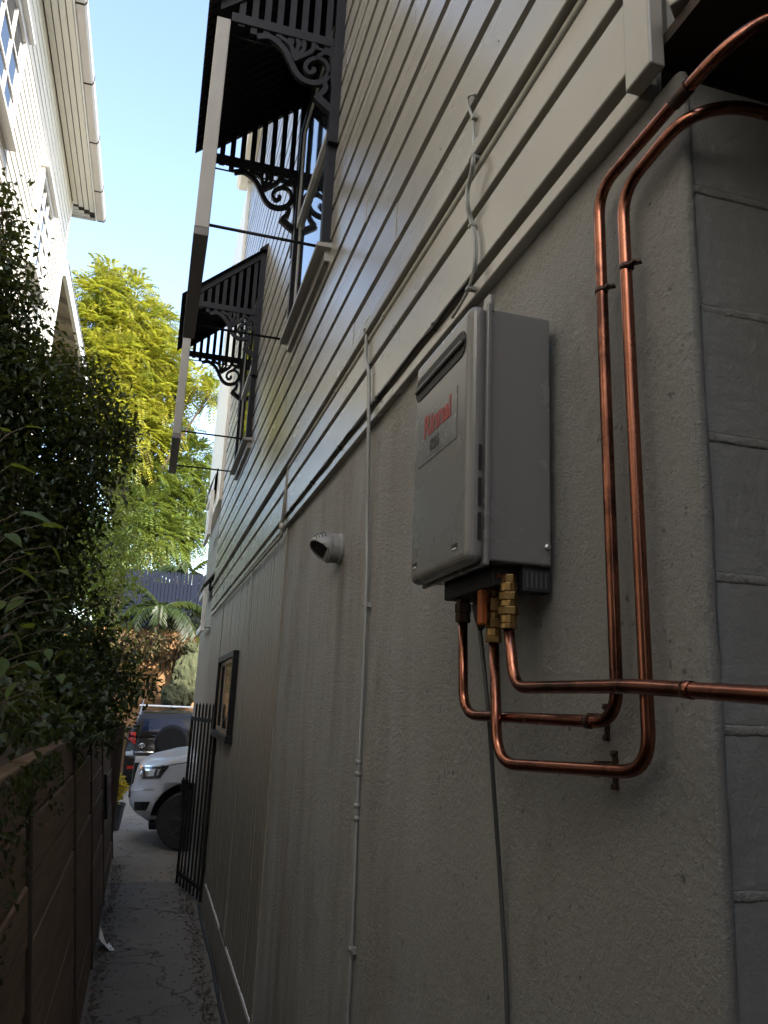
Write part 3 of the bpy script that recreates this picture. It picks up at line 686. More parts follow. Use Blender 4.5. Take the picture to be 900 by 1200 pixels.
# =================================================================== COPPER PIPES
RP = .0105
def ring(c, axis, r, wd, tabs, mat, par):
    m = MB(); a = Vector(axis).normalized(); c = Vector(c)
    m.tube([c - a * wd / 2, c + a * wd / 2], r, 14)
    t = Vector(tabs); m.bar(c + t * r, c + t * (r + .013) + Vector((.012, 0, 0)), .012, .004, a); m.tube([c + t * (r + .009) + Vector((-.004, 0, 0)), c + t * (r + .009) + Vector((.012, 0, 0))], .0035, 8)
    return obj('clip', m, mat, par)
XW = .7125
def pipe(pts, r, lab, loc, group=None):
    t = thing('copper_pipe', loc, lab, 'pipe')
    m = MB(); m.tube(rounded(pts, r, 9), RP, 16); obj('tube', m, 'copper', t); return t
pA = [Vector((PX_, a0.y, HZ0 - .07)), P(543, 838, PX_), P(724, 847, XW), P(701, 224, XW), P(800, 109, XW), P(845, 60, XW), P(900, 18, .765), P(900, 18, .765) + Vector((.5, -.25, -.0))]
tA = pipe(pA, .058, 'copper pipe from the dark heater fitting, rising farther from the block corner', pA[1])
pB = [Vector((PX_, b0.y, HZ0 - .13)), P(583, 895, PX_), P(762, 906, XW), P(729, 224, XW), Vector((XW, .905, P(815, 122, XW).z)), Vector((.80, .895, .955)), Vector((1.4, .895, .96))]
tB = pipe(pB, .06, 'copper pipe dropping lowest below the heater, then rising nearest the block corner', pB[1])
pC = [Vector((PX_, c0.y, HZ0 - .11)), P(603, 806, PX_), P(740, 804, PX_), P(900, 815, PX_), P(900, 815, PX_) + Vector((.0, -.5, -.02))]
tC = pipe(pC, .045, 'copper pipe running straight across in front of the two upright pipes', pC[1])
m = MB(); m.tube([P(803, 808, PX_ - .0003), P(812, 809, PX_ - .0003)], RP + .0012, 14); obj('joint_sleeve', m, 'copper', tC)
ring(P(705, 341, XW), (0, 0, 1), RP + .0014, .009, (0, -1, 0), 'clip', tA)
ring(P(734.5, 313, XW), (0, 0, 1), RP + .0014, .009, (0, -1, 0), 'clip', tB)
for px, py, t in ((690, 845.5, tA), (698, 902, tB)):
    c = P(px, py, .702 if t is tA else .700)
    m = MB(); m.tube([c + Vector((0, -.006, 0)), c + Vector((0, .006, 0))], RP + .0014, 14); m.box(W - .006, W + .003, c.y - .006, c.y + .006, c.z - .03, c.z + .03); m.box(c.x, W, c.y - .0055, c.y + .0055, c.z + RP - .001, c.z + RP + .003)
    for s_ in (-1, 1): m.lathe((W - .006, c.y, c.z + s_ * .025), (-1, 0, 0), [(0, .005), (.005, .005), (.006, .002)], 8)
    obj('clip', m, 'clip', t)
c = P(793, 117, XW - .001)
m = MB(); m.tube([c + Vector((0, .008, 0)), c + Vector((0, -.03, 0))], RP + .002, 12)
for k in range(4): m.tube([c + Vector((-.006, .012 - k * .014, .012)), c + Vector((.012, .002 - k * .014, .02)), c + Vector((.03, -.008 - k * .012, .03 + .008 * (k % 2)))], .0018, 6)
obj('wire_tie', m, 'clip', tA)

# =================================================================== CORDS, CONDUITS, CABLES
t = thing('power_cord', P(590, 1080, .725), 'dark grey power cord hanging from the heater down the rendered wall', 'cord')
pts = [P(556, 690, .66), P(560, 715, .66), P(562, 735, .662), P(572, 830, .675), P(579, 930, .70), P(586, 1030, .725), P(592, 1130, .731), P(595, 1210, .732), P(597, 1300, .732), (.732, 1.60, -1.4), (.71, 1.62, -1.98)]
m = MB(); m.tube(smooth_line(pts, 6), .0046, 10); obj('cord', m, 'greycord', t)
m = MB(); a, b = P(557, 697, .66), P(564, 737, .662); m.tube([a, a.lerp(b, .25), a.lerp(b, .3), a.lerp(b, .7), b], [.006, .007, .012, .011, .007], 10); m.box(.648, .672, a.lerp(b, .5).y - .022, a.lerp(b, .5).y - .006, a.lerp(b, .5).z - .012, a.lerp(b, .5).z + .010); obj('plug', m, 'rubber', t)

t = thing('wall_cable', P(548, 230, .715), 'slim pale cable clipped to the weatherboards above the water heater', 'cable')
cp = [(560, 118), (556, 111), (549, 113), (549, 124), (554, 140), (555, 160), (554, 185), (551, 205), (547, 222), (547, 240), (551, 258), (555, 275), (556, 300), (554, 320), (549, 338), (540, 356), (530, 372)]
zx = lambda py: W - .032 if py < 175 else W - .060 if py < 245 else W - .047
m = MB(); m.tube(smooth_line([P(a, b, W - .004 if i == 0 else zx(b)) for i, (a, b) in enumerate(cp)], 6), .0042, 8); obj('cable', m, 'cable', t)
m = MB(); m.tube(smooth_line([P(a + 2.5, b, zx(b) + .006) for a, b in cp[5:14]], 6), .003, 8); obj('cable', m, 'cable', t)
for a, b in ((555, 138), (553, 184), (552, 264), (549, 338)):
    c = P(a, b, zx(b)); m = MB(); m.box(c.x - .006, W - .0, c.y - .009, c.y + .009, c.z - .005, c.z + .005); obj('clip', m, 'cable', t, bevel=.002)

t = thing('conduit', (W - .02, 2.95, -1.95), 'thin grey painted conduit running down the rendered wall from an elbow', 'conduit')
pts = [Vector((W - .004, 2.90, P(432, 376, .708).z)), P(431, 376, .694), P(428.5, 420, .694), P(432, 436, .694), P(432, 500, .700), P(430.5, 600, .722), P(429, 706, .726), P(421, 890, .728), P(418, 960, .728), P(412, 1110, .728), P(405, 1240, .728), (.728, P(405, 1240, .728)[1], -2.0)]
m = MB(); m.tube([pts[0]] + smooth_line(pts[1:], 5), .0072, 10); obj('tube', m, 'conduit', t)
m = MB(); e = pts[1]; m.tube(rounded([(W - .02, e.y - .045, e.z + .002), (e.x, e.y, e.z + .003), (e.x + .001, e.y + .002, e.z - .05)], .02, 5), .0125, 12); m.tube([e + Vector((0, 0, -.028)), e + Vector((0, 0, -.044))], .0155, 12); obj('elbow', m, 'conduit', t)
for px, py in ((429, 709), (420.5, 893), (420, 907), (418.5, 944), (418, 959), (412, 1112)):
    c = P(px, py, .728); m = MB(); m.tube([c + Vector((0, 0, .008)), c - Vector((0, 0, .008))], .0115, 10)
    if py in (709, 1112): m.box(c.x - .004, W + .004, c.y - .026, c.y + .014, c.z - .010, c.z + .009)
    obj('coupling', m, 'conduit', t)

MT['ledgepipe'] = paint('ledge_pipe_paint', (.36, .35, .31), (.28, .27, .24), .4, vscale=7)
t = thing('ledge_pipe', (W - .06, 4.75, 1.0), 'grey painted pipe under the weatherboard ledge with a short drop at its end', 'pipe')
lx = W - .030
pts = [(lx, .9, 1.413), (lx, 4.76, 1.413), (lx - .014, 4.77, 1.04), (lx - .010, 5.0, .985), (lx - .010, 10.2, 1.03)]
m = MB(); m.tube(rounded(pts[:3], .04, 6), .0115, 12); obj('tube', m, 'ledgepipe', t)
m = MB(); m.tube(rounded([pts[2], (lx - .012, 4.78, .985), (lx - .008, 5.1, .992), (lx - .006, 10.4, 1.022)], .03, 5), .010, 10); obj('branch_tube', m, 'ledgepipe', t)
for y in (1.75, 2.6, 3.4, 4.2, 4.70):
    m = MB(); m.tube([(lx, y, 1.413), (lx, y + .03, 1.413)], .0135, 12); m.box(lx, W, y + .005, y + .025, 1.40, 1.43); obj('bracket', m, 'ledgepipe', t)
m = MB(); m.tube([(lx - .014, 4.77, 1.06), (lx - .014, 4.77, 1.02)], .0165, 12); obj('collar', m, 'ledgepipe', t)

t = thing('black_cable', (W - .03, 3.4, 1.09), 'black cable clipped along the bottom weatherboard trim', 'cable')
pts = [(W - .034, 1.78, 1.10)] + [(W - .034 + random.uniform(-.003, .002), 1.9 + k * .15, 1.098 + random.uniform(-.006, .006)) for k in range(20)]
m = MB(); m.tube(smooth_line(pts, 4), .0055, 8); obj('cable', m, 'rubber', t)
for k in range(5):
    y = 2.05 + k * .62; m = MB(); m.box(W - .042, W - .02, y, y + .012, 1.088, 1.110); obj('clip', m, 'rubber', t, bevel=.002)

m = MB(); m.tube(smooth_line([(W - .035 + .006 * math.sin(k * 1.7), -1 + k * .5, path_z(-1 + k * .5) + .014) for k in range(20)], 4), .013, 10)
tag(obj('drain_hose', m, 'rubber'), 'black drain hose lying along the foot of the rendered wall', 'hose')
m = MB(); c = P(566, 128, W); 
# =================================================================== VENT COWL
vc = thing('vent_cowl', (W, 3.30, .65), 'round grey plastic vent cowl with louvres on the rendered wall', 'vent')
vy, vz_ = 3.30, .648
m = MB(); m.lathe((W + .004, vy, vz_), (-1, 0, 0), [(0, .068), (.012, .068), (.016, .064), (.050, .064), (.053, .067), (.062, .067), (.064, .062), (.07, .062)], 32); o_ = obj('collar', m, 'greyplastic', vc)
def cowl():
    bm = bmesh.new(); bmesh.ops.create_uvsphere(bm, u_segments=32, v_segments=20, radius=.063)
    for v in bm.verts: v.co.x *= 1.25
    cut = bmesh.ops.bisect_plane(bm, geom=bm.verts[:] + bm.edges[:] + bm.faces[:], plane_co=(-.030, 0, -.022), plane_no=(-.8, -.35, -.9), clear_outer=True)
    bmesh.ops.bisect_plane(bm, geom=bm.verts[:] + bm.edges[:] + bm.faces[:], plane_co=(.012, 0, 0), plane_no=(1, 0, 0), clear_outer=True)
    for f in bm.faces: f.smooth = True
    for v in bm.verts: v.co += Vector((W - .058, vy, vz_))
    me = bpy.data.meshes.new('cowl'); bm.to_mesh(me); bm.free(); return me
o_ = obj('cowl', cowl(), 'greyplastic', vc); sd = o_.modifiers.new('t', 'SOLIDIFY'); sd.thickness = .003
nn = Vector((-.8, -.35, -.9)).normalized(); cc = Vector((W - .058 - .022, vy, vz_ - .018))
m = MB(); m.lathe(cc - nn * .006, nn, [(0, .056), (.003, .056)], 28); obj('grille', m, 'slot', vc)  # near-black disc stands for the shade inside the cowl opening
for k in range(4):
    m = MB(); a = .25 + k * .17; r = .0655
    pts = [Vector((W - .058 - 1.25 * r * math.sin(a) , vy + r * math.cos(a) * math.sin(b), vz_ + r * math.cos(a) * math.cos(b))) for b in [-.9 + .15 * q for q in range(13)]]
    m.tube(pts, .0017, 6); obj('louvre', m, 'slot', vc)

# =================================================================== IRON GATE
g0, g1 = Vector((.715, 8.46, 0)), Vector((.525, 9.28, 0))
gt = thing('iron_gate', (g0.x, g0.y, -1.9), 'open black iron bar gate hinged on the house wall', 'gate')
NB = 8
for k in range(NB):
    p = g0.lerp(g1, k / (NB - 1)); w_ = .021 if 0 < k < NB - 1 else .030
    m = MB(); m.box(p.x - w_ / 2, p.x + w_ / 2, p.y - w_ / 2, p.y + w_ / 2, -1.90, -.045 if k == 0 else -.07 if k < NB - 1 else -.20); obj('bar', m, 'iron', gt, bevel=.003)
    if 0 < k < NB - 1:
        m = MB(); m.add([(p.x - .008, p.y - .008, -.07), (p.x + .008, p.y - .008, -.07), (p.x + .008, p.y + .008, -.07), (p.x - .008, p.y + .008, -.07), (p.x, p.y, -.045)], [(0, 1, 4), (1, 2, 4), (2, 3, 4), (3, 0, 4)]); obj('finial', m, 'iron', gt)
for z in (-.225, -1.79):
    m = MB(); m.bar(g0 + Vector((0, 0, z)), g1 + Vector((0, 0, z)), .03, .04); obj('rail', m, 'iron', gt, bevel=.003)
m = MB(); q = g1; m.box(q.x - .05, q.x + .02, q.y - .03, q.y + .035, -.98, -.86); m.box(q.x - .04, q.x + .03, q.y - .025, q.y + .04, -1.16, -1.06); m.tube([(q.x - .05, q.y, -.92), (q.x - .10, q.y - .01, -.92)], .009, 8); m.tube([(q.x - .02, q.y, -1.16), (q.x - .03, q.y, -.84)], .012, 8); obj('latch', m, 'iron', gt, bevel=.006)
for z in (-.5, -1.6):
    m = MB(); m.tube([(g0.x + .012, g0.y, z - .05), (g0.x + .012, g0.y, z + .05)], .014, 10); m.box(g0.x, W + .002, g0.y - .03, g0.y + .03, z - .03, z + .03); obj('hinge', m, 'iron', gt)

# =================================================================== VEHICLES
from mathutils.bvhtree import BVHTree
from mathutils.geometry import tessellate_polygon
LANES = [-1, -.992, -.97, -.92, -.8, -.6, -.3, 0, .3, .6, .8, .92, .97, .992, 1]
INS = {1: .055, .992: .034, .97: .014, .92: .004}
def shell(prof, hw, org, ds, dv, rf=.3, rr=.15, top=None):
    """closed side outline swept across the width, edges rounded, ends rounded in plan"""
    n = len(prof); cs = sum(p[0] for p in prof) / n; cz = sum(p[1] for p in prof) / n; L = max(p[0] for p in prof)
    mb = MB(); V = []; org = Vector(org); ds = Vector(ds); dv = Vector(dv)
    for f in LANES:
        ins = INS.get(abs(f), 0)
        for (s, z) in prof:
            dx, dz = s - cs, z - cz; l = math.hypot(dx, dz); s2 = s - dx / l * ins; z2 = z - dz / l * ins
            s2 += rf * abs(f) ** 3 * max(0, 1 - s / .7) - rr * abs(f) ** 3 * max(0, 1 - (L - s) / .6)
            w = hw if top is None else hw + (top[1] - hw) * min(1, max(0, (z - top[0]) / (top[2] - top[0])))
            V.append(org + ds * s2 + dv * (f * w) + Vector((0, 0, z2)))
    F = [(i * n + j, i * n + (j + 1) % n, (i + 1) * n + (j + 1) % n, (i + 1) * n + j) for i in range(len(LANES) - 1) for j in range(n)]
    tri = tessellate_polygon([[Vector((p[0], p[1], 0)) for p in prof]])
    F += [tuple(reversed(t)) for t in tri] + [tuple((len(LANES) - 1) * n + i for i in t) for t in tri]
    mb.add(V, F, True); return mb
def densify(prof, step=.12):
    out = []
    for a, b in zip(prof, prof[1:] + prof[:1]):
        k = max(1, int(math.hypot(b[0] - a[0], b[1] - a[1]) / step))
        out += [(a[0] + (b[0] - a[0]) * i / k, a[1] + (b[1] - a[1]) * i / k) for i in range(k)]
    return out
def cut(o, cutters):
    for c in cutters:
        b = o.modifiers.new('x', 'BOOLEAN'); b.operation = 'DIFFERENCE'; b.object = c; b.solver = 'MANIFOLD'
    bpy.context.view_layer.update()
    me = bpy.data.meshes.new_from_object(o.evaluated_get(bpy.context.evaluated_depsgraph_get()))
    o.modifiers.clear(); o.data = me
    for c in cutters: bpy.data.objects.remove(c)
def fix_normals(o):
    bm = bmesh.new(); bm.from_mesh(o.data); bmesh.ops.recalc_face_normals(bm, faces=bm.faces); bm.to_mesh(o.data); bm.free()
def bvh_of(objs):
    v = []; f = []
    for o in objs:
        k = len(v); v += [x.co.copy() for x in o.data.vertices]; f += [tuple(i + k for i in p.vertices) for p in o.data.polygons]
    return BVHTree.FromPolygons(v, f)
def patch(name, bv, quad, mat, par, nu=10, nv=5, off=.006, bev=0):
    """a thin panel lying on the bodywork; quad = its corners TL TR BR BL, found on the body along sight lines"""
    q = [Vector((*p, 0)) for p in quad]; G = []
    for j in range(nv + 1):
        for i in range(nu + 1):
            u, v = i / nu, j / nv
            p = q[0].lerp(q[1], u).lerp(q[3].lerp(q[2], u), v)
            h, nrm, idx, dist = bv.ray_cast(Vector((0, 0, 0)), Vector(ray(p.x, p.y)).normalized())
            if h is None: h = G[-1][0] if G else Vector((0, 20, 0)); nrm = Vector((0, -1, 0))
            if nrm.dot(h) > 0: nrm = -nrm
            G.append((h + nrm * off, h - nrm * .004))
    k = len(G); V = [g[0] for g in G] + [g[1] for g in G]; w_ = nu + 1
    F = [(j * w_ + i, (j + 1) * w_ + i, (j + 1) * w_ + i + 1, j * w_ + i + 1) for j in range(nv) for i in range(nu)]
    per = [i for i in range(nu)] + [j * w_ + nu for j in range(nv)] + [nv * w_ + i for i in range(nu, 0, -1)] + [j * w_ for j in range(nv, 0, -1)]
    F += [(per[i], per[(i + 1) % len(per)], per[(i + 1) % len(per)] + k, per[i] + k) for i in range(len(per))]
    mb = MB(); mb.add(V, F, False); return obj(name, mb, mat, par)
def wheel(c, ax, r, par, wd=.24):
    c = Vector(c); a = Vector(ax)
    m = MB(); m.lathe(c - a * wd / 2, a, [(0, r * .62), (0, r * .93), (.02, r * .985), (.05, r), (wd - .05, r), (wd - .02, r * .985), (wd, r * .93), (wd, r * .62)], 32); t = obj('wheel', m, 'rubber', par)
    for s_ in (-1, 1):
        m = MB(); c1 = c + a * s_ * (wd / 2 - .012); m.lathe(c1, a * s_, [(0, r * .64), (.014, r * .64), (.010, r * .56), (-.02, r * .5), (-.03, .03)], 28); rim = obj('rim', m, 'darkrim', t)
    u = a.orthogonal().normalized(); w_ = a.cross(u)
    m = MB()
    for s_ in (-1, 1):
        for k in range(6):
            d = u * math.cos(k * math.pi / 3) + w_ * math.sin(k * math.pi / 3); m.bar(c + a * s_ * (wd / 2 + .0) + d * .04, c + a * s_ * (wd / 2 - .008) + d * r * .57, .05, .02, a)
        m.lathe(c + a * s_ * (wd / 2 - .02), a * s_, [(0, .06), (.03, .055), (.032, .02)], 16)
    obj('spokes', m, 'darkrim', t)
MT['carwhite'] = paint('white_car_paint', (.56, .585, .63), (.54, .565, .61), .22, bstr=0, vscale=1)
MT['cardark'] = paint('dark_car_paint', (.022, .017, .014), (.025, .020, .016), .22, bstr=0, vscale=1, spec=.35)
MT['cartrim'] = paint('car_trim', (.009, .009, .010), (.012, .012, .012), .6, bstr=.1, spec=.2)
MT['lens'] = paint('headlamp_lens', (.10, .10, .11), (.05, .05, .055), .12, metal=.3, vscale=8, bstr=0)
MT['chrome'] = paint('chrome', (.75, .75, .77), (.68, .68, .7), .15, metal=1, bstr=0)
MT['redlens'] = paint('red_lens', (.55, .03, .02), (.45, .025, .02), .2, bstr=0)
MT['carglass'] = glass('car_glass', (.008, .012, .030), .06); MT['carglass'].node_tree.nodes['Principled BSDF'].inputs['Specular IOR Level'].default_value = .25
MT['darkrim'] = paint('dark_rim', (.10, .10, .105), (.06, .06, .062), .45, metal=.8, vscale=6, bstr=0)
MT['silver'] = paint('silver_trim', (.45, .44, .42), (.40, .39, .37), .4, bstr=0)

# --- white utility truck, nose to the left
GZ = -1.955
ut = thing('pickup_truck', (2.4, 12.33, GZ), 'white pickup truck with its nose showing behind the black gate', 'truck')
up = densify([(.10, .40), (.02, .50), (.0, .60), (.015, .70), (.045, .735), (.06, .86), (.085, .98), (.14, 1.075), (.28, 1.135), (.6, 1.20), (1.0, 1.245), (1.45, 1.275), (1.62, 1.26), (3.7, 1.20), (3.75, 1.12), (5.25, 1.12), (5.3, .6), (4.9, .48), (1.6, .42), (1.0, .42), (.4, .34), (.22, .335)], .14)
UO = Vector((-.075, 12.33, GZ))
body = obj('body', shell(up, .93, UO, (1, 0, 0), (0, 1, 0), .34, .1), 'carwhite', ut); fix_normals(body)
cs_ = []
for s_ in (.76, 3.98):
    m = MB(); m.lathe(UO + Vector((s_, -1.1, .40)), (0, 1, 0), [(0, .455), (.52, .455)], 40); cs_.append(obj('cutter', m, 'slot'))
    m = MB(); m.lathe(UO + Vector((s_, .58, .40)), (0, 1, 0), [(0, .455), (.52, .455)], 40); cs_.append(obj('cutter', m, 'slot'))
fix = [fix_normals(c) for c in cs_]
cut(body, cs_)
for s_ in (.76, 3.98):
    for v_ in (-.80, .80): wheel(UO + Vector((s_, v_, .375)), (0, 1, 0), .375, ut)
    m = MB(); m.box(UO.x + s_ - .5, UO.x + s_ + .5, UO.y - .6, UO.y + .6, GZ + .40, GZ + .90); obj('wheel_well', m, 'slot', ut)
cab = [(1.35, 1.24), (2.15, 1.74), (2.4, 1.80), (3.3, 1.80), (3.62, 1.74), (3.72, 1.18), (1.5, 1.16)]
cb = obj('cab', shell(densify(cab, .15), .88, UO, (1, 0, 0), (0, 1, 0), 0, 0, (1.2, .66, 1.8)), 'carwhite', ut); fix_normals(cb)
for v_ in (-1, 1):
    for (a, b) in ((1.75, 2.55), (2.63, 3.5)):
        m = MB(); y_b, y_t = UO.y + v_ * .885, UO.y + v_ * .74
        zz = [(a, 1.28), (b, 1.28), (b - .03, 1.66), (max(a, 2.08) if a < 2 else a, 1.66)]
        V = [(UO.x + s, UO.y + v_ * (.88 + (.66 - .88) * (z - 1.2) / .6 + .004), GZ + z) for s, z in zz] + [(UO.x + s, UO.y + v_ * (.88 + (.66 - .88) * (z - 1.2) / .6 - .02), GZ + z) for s, z in zz]
        m.add(V, [(0, 1, 2, 3), (7, 6, 5, 4), (0, 4, 5, 1), (1, 5, 6, 2), (2, 6, 7, 3), (3, 7, 4, 0)]); obj('side_window', m, 'carglass', ut)
m = MB(); m.add([(UO.x + 1.50, UO.y - .72, GZ + 1.345), (UO.x + 1.50, UO.y + .72, GZ + 1.345), (UO.x + 2.10, UO.y + .60, GZ + 1.72), (UO.x + 2.10, UO.y - .60, GZ + 1.72)], [(0, 1, 2, 3)]); o_ = obj('windscreen', m, 'carglass', ut); o_.modifiers.new('t', 'SOLIDIFY').thickness = .012
m = MB(); m.box(UO.x + .30, UO.x + .60, UO.y - .80, UO.y + .80, GZ + .25, GZ + .345); obj('under_guard', m, 'cartrim', ut, bevel=.02)
bv = bvh_of([body])
hl = patch('headlight', bv, [(165.5, 898.5), (198, 898), (188, 911.5), (167, 912.5)], 'lens', ut, 14, 5, .010)
patch('lamp_reflector', bv, [(171, 901.5), (183, 901.5), (181, 909.5), (172, 910)], 'chrome', hl, 6, 4, .014)
patch('lamp_reflector', bv, [(186, 902), (194, 900), (187, 908), (184, 909)], 'chrome', hl, 5, 4, .014)
patch('lamp_strip', bv, [(165, 897.5), (198, 897), (198, 898), (165.2, 899)], 'chrome', hl, 12, 1, .013)
patch('lamp_strip', bv, [(165, 899), (167.2, 899), (168, 911), (166, 911)], 'chrome', hl, 2, 6, .013)
patch('fog_recess', bv, [(158, 939.5), (176, 939.5), (171.5, 949.5), (157.5, 949.5)], 'cartrim', ut, 10, 4, .008)
patch('bumper_crease', bv, [(154, 926), (180, 924), (181, 925.5), (154, 927.5)], 'silver', ut, 10, 1, .006)
patch('grille', bv, [(149, 921), (153.2, 921), (152.6, 934), (148.5, 936)], 'cartrim', ut, 3, 6, .010)
patch('bonnet_gap', bv, [(195, 897), (222, 892.6), (222, 893.4), (195.5, 897.8)], 'cartrim', ut, 10, 1, .003)

# --- dark four wheel drive, seen from behind
RO = Vector((.60, 18.6, GZ))
rv = thing('dark_suv', (.60, 20.5, GZ), 'dark parked off-road wagon with a spare wheel on its tailgate', 'car')
rp = densify([(.06, .36), (.0, .46), (-.02, .60), (.0, .72), (.06, .76), (.075, 1.0), (.10, 1.13), (3.0, 1.13), (3.9, 1.02), (4.25, .88), (4.3, .5), (4.15, .33), (2.2, .30), (.4, .32)], .15)
rb = obj('body', shell(rp, .895, RO, (0, 1, 0), (-1, 0, 0), .22, .3), 'cardark', rv); fix_normals(rb)
cs_ = []
for s_ in (.95, 3.5):
    for v_ in (-1, 1):
        m = MB(); m.lathe(RO + Vector((v_ * .55, s_, .36)), (v_, 0, 0), [(0, .42), (.5, .42)], 36); cs_.append(obj('cutter', m, 'slot'))
[fix_normals(c) for c in cs_]
cut(rb, cs_)
for s_ in (.95, 3.5):
    for v_ in (-.77, .77): wheel(RO + Vector((v_, s_, .355)), (1, 0, 0), .355, rv)
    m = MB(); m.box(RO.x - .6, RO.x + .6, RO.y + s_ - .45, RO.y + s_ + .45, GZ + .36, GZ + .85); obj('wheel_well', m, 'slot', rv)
rg = densify([(.09, 1.08), (.16, 1.25), (.34, 1.54), (.46, 1.60), (.9, 1.635), (1.8, 1.64), (2.3, 1.61), (3.15, 1.14), (2.8, 1.06), (.4, 1.06)], .15)
rh = obj('cabin', shell(rg, .86, RO, (0, 1, 0), (-1, 0, 0), .10, .1, (1.1, .60, 1.63)), 'cardark', rv); fix_normals(rh)
bv = bvh_of([rb, rh])
patch('rear_window', bv, [(169, 842.5), (214, 842.5), (219, 857), (166.5, 857)], 'carglass', rv, 14, 6, .008)
patch('tail_light', bv, [(152.5, 858.5), (159.5, 858), (158.5, 872.5), (150.5, 866)], 'redlens', rv, 6, 6, .016)
patch('tail_light', bv, [(231, 858), (238, 858.5), (240, 866), (232, 872.5)], 'redlens', rv, 6, 6, .016)
patch('reflector', bv, [(149, 897.5), (157, 897.5), (157, 900.5), (149, 900.5)], 'redlens', rv, 4, 2, .012)
pl = patch('number_plate', bv, [(158, 886), (177.5, 886), (177.5, 893.5), (158, 893.5)], 'silver', rv, 4, 2, .014)
patch('tailgate_trim', bv, [(158, 880.5), (180, 880.5), (180, 882.5), (158, 882.5)], 'chrome', rv, 8, 1, .012)
patch('bumper_band', bv, [(143.5, 881.5), (156, 881.5), (156, 885.5), (143, 885.5)], 'silver', rv, 6, 2, .010)
h_, n_, _, _ = bv.ray_cast(Vector((0, 0, 0)), Vector(ray(166, 873.5)).normalized())
m = MB()
for rx, rz_, dz_ in ((.062, .043, 0), (.022, .040, -.0), (.045, .016, .02)):
    m.tube([h_ + Vector((rx * math.cos(a), -.012, dz_ + rz_ * math.sin(a))) for a in [k * math.pi / 10 for k in range(21)]], .006, 6)
obj('emblem', m, 'chrome', rv)
sp = Vector((.66, 18.60, GZ + 1.0))
m = MB(); m.lathe(sp + Vector((0, .08, 0)), (0, -1, 0), [(0, .33), (.06, .36), (.2, .36), (.24, .335), (.255, .29), (.25, .10), (.255, .02)], 40); o_ = obj('spare_wheel_cover', m, 'cartrim', rv, bevel=.01)
for x_ in (RO.x - .60, RO.x + .60):
    m = MB(); m.tube(smooth_line([(x_, 19.2, GZ + 1.60), (x_, 19.35, GZ + 1.68), (x_, 20.4, GZ + 1.70), (x_, 20.9, GZ + 1.64)], 5), .018, 8); obj('roof_rail', m, 'silver', rv)
m = MB(); m.box(RO.x - .70, RO.x + .70, 19.40, 19.47, GZ + 1.715, GZ + 1.745); obj('rack_bar', m, 'white', rv, bevel=.01)
m = MB(); m.box(RO.x - .70, RO.x + .70, 20.4, 20.47, GZ + 1.715, GZ + 1.745); obj('rack_bar', m, 'white', rv, bevel=.01)
for x_ in (-.60, .60):
    for y_ in (19.41, 20.41): m = MB(); m.box(RO.x + x_ - .02, RO.x + x_ + .02, y_, y_ + .05, GZ + 1.66, GZ + 1.72); obj('rack_foot', m, 'cartrim', rv)
m = MB(); m.tube([(RO.x, 19.2, GZ + 1.62), (RO.x, 19.12, GZ + 1.80)], .004, 6); obj('aerial', m, 'cartrim', rv)
for v_ in (-1, 1):
    m = MB(); zz = [(.45, 1.17), (2.75, 1.17), (2.2, 1.52), (.62, 1.52)]
    f_ = lambda z, o: RO.x + v_ * (.86 + (.60 - .86) * (z - 1.1) / .53 + o)
    V = [(f_(z, .008), RO.y + s, GZ + z) for s, z in zz] + [(f_(z, -.02), RO.y + s, GZ + z) for s, z in zz]
    m.add(V, [(0, 1, 2, 3), (7, 6, 5, 4), (0, 4, 5, 1), (1, 5, 6, 2), (2, 6, 7, 3), (3, 7, 4, 0)]); obj('side_window', m, 'carglass', rv)
    m = MB(); m.box(RO.x + v_ * .90 - .10, RO.x + v_ * .90 + .10, RO.y + 2.6, RO.y + 2.72, GZ + 1.05, GZ + 1.2); obj('door_mirror', m, 'cardark', rv, bevel=.03)

# =================================================================== BACK FENCE
pf = thing('paling_fence', (.6, 22.6, 1.7), 'slate blue paling fence on top of the clay bank', 'fence')
pmh = MB(); pmh.prism([(0, 0), (.088, 0), (.088, 1.56), (.075, 1.64), (.013, 1.64), (0, 1.56)], 1, 0, .018)
pmm2 = pmh.mesh('paling'); pmm2.materials.append(MT['bluefence'])
for k in range(34):
    obj('paling', pmm2, 'bluefence', pf, loc=(-.78 + k * .1, 22.6 + random.uniform(-.004, .004), 1.70 + random.uniform(-.02, .02)))
m = MB(); m.box(-.8, 2.7, 22.625, 22.64, 1.72, 3.02); obj('back_panel', m, 'bluefence', pf)
for z in (1.95, 2.9): m = MB(); m.box(-.8, 2.7, 22.641, 22.69, z, z + .08); obj('rail', m, 'bluefence', pf)
for x in (-.86, 1.0, 2.7): m = MB(); m.box(x, x + .09, 22.60, 22.69, 1.5, 3.3); obj('post', m, 'bluefence', pf, bevel=.005)

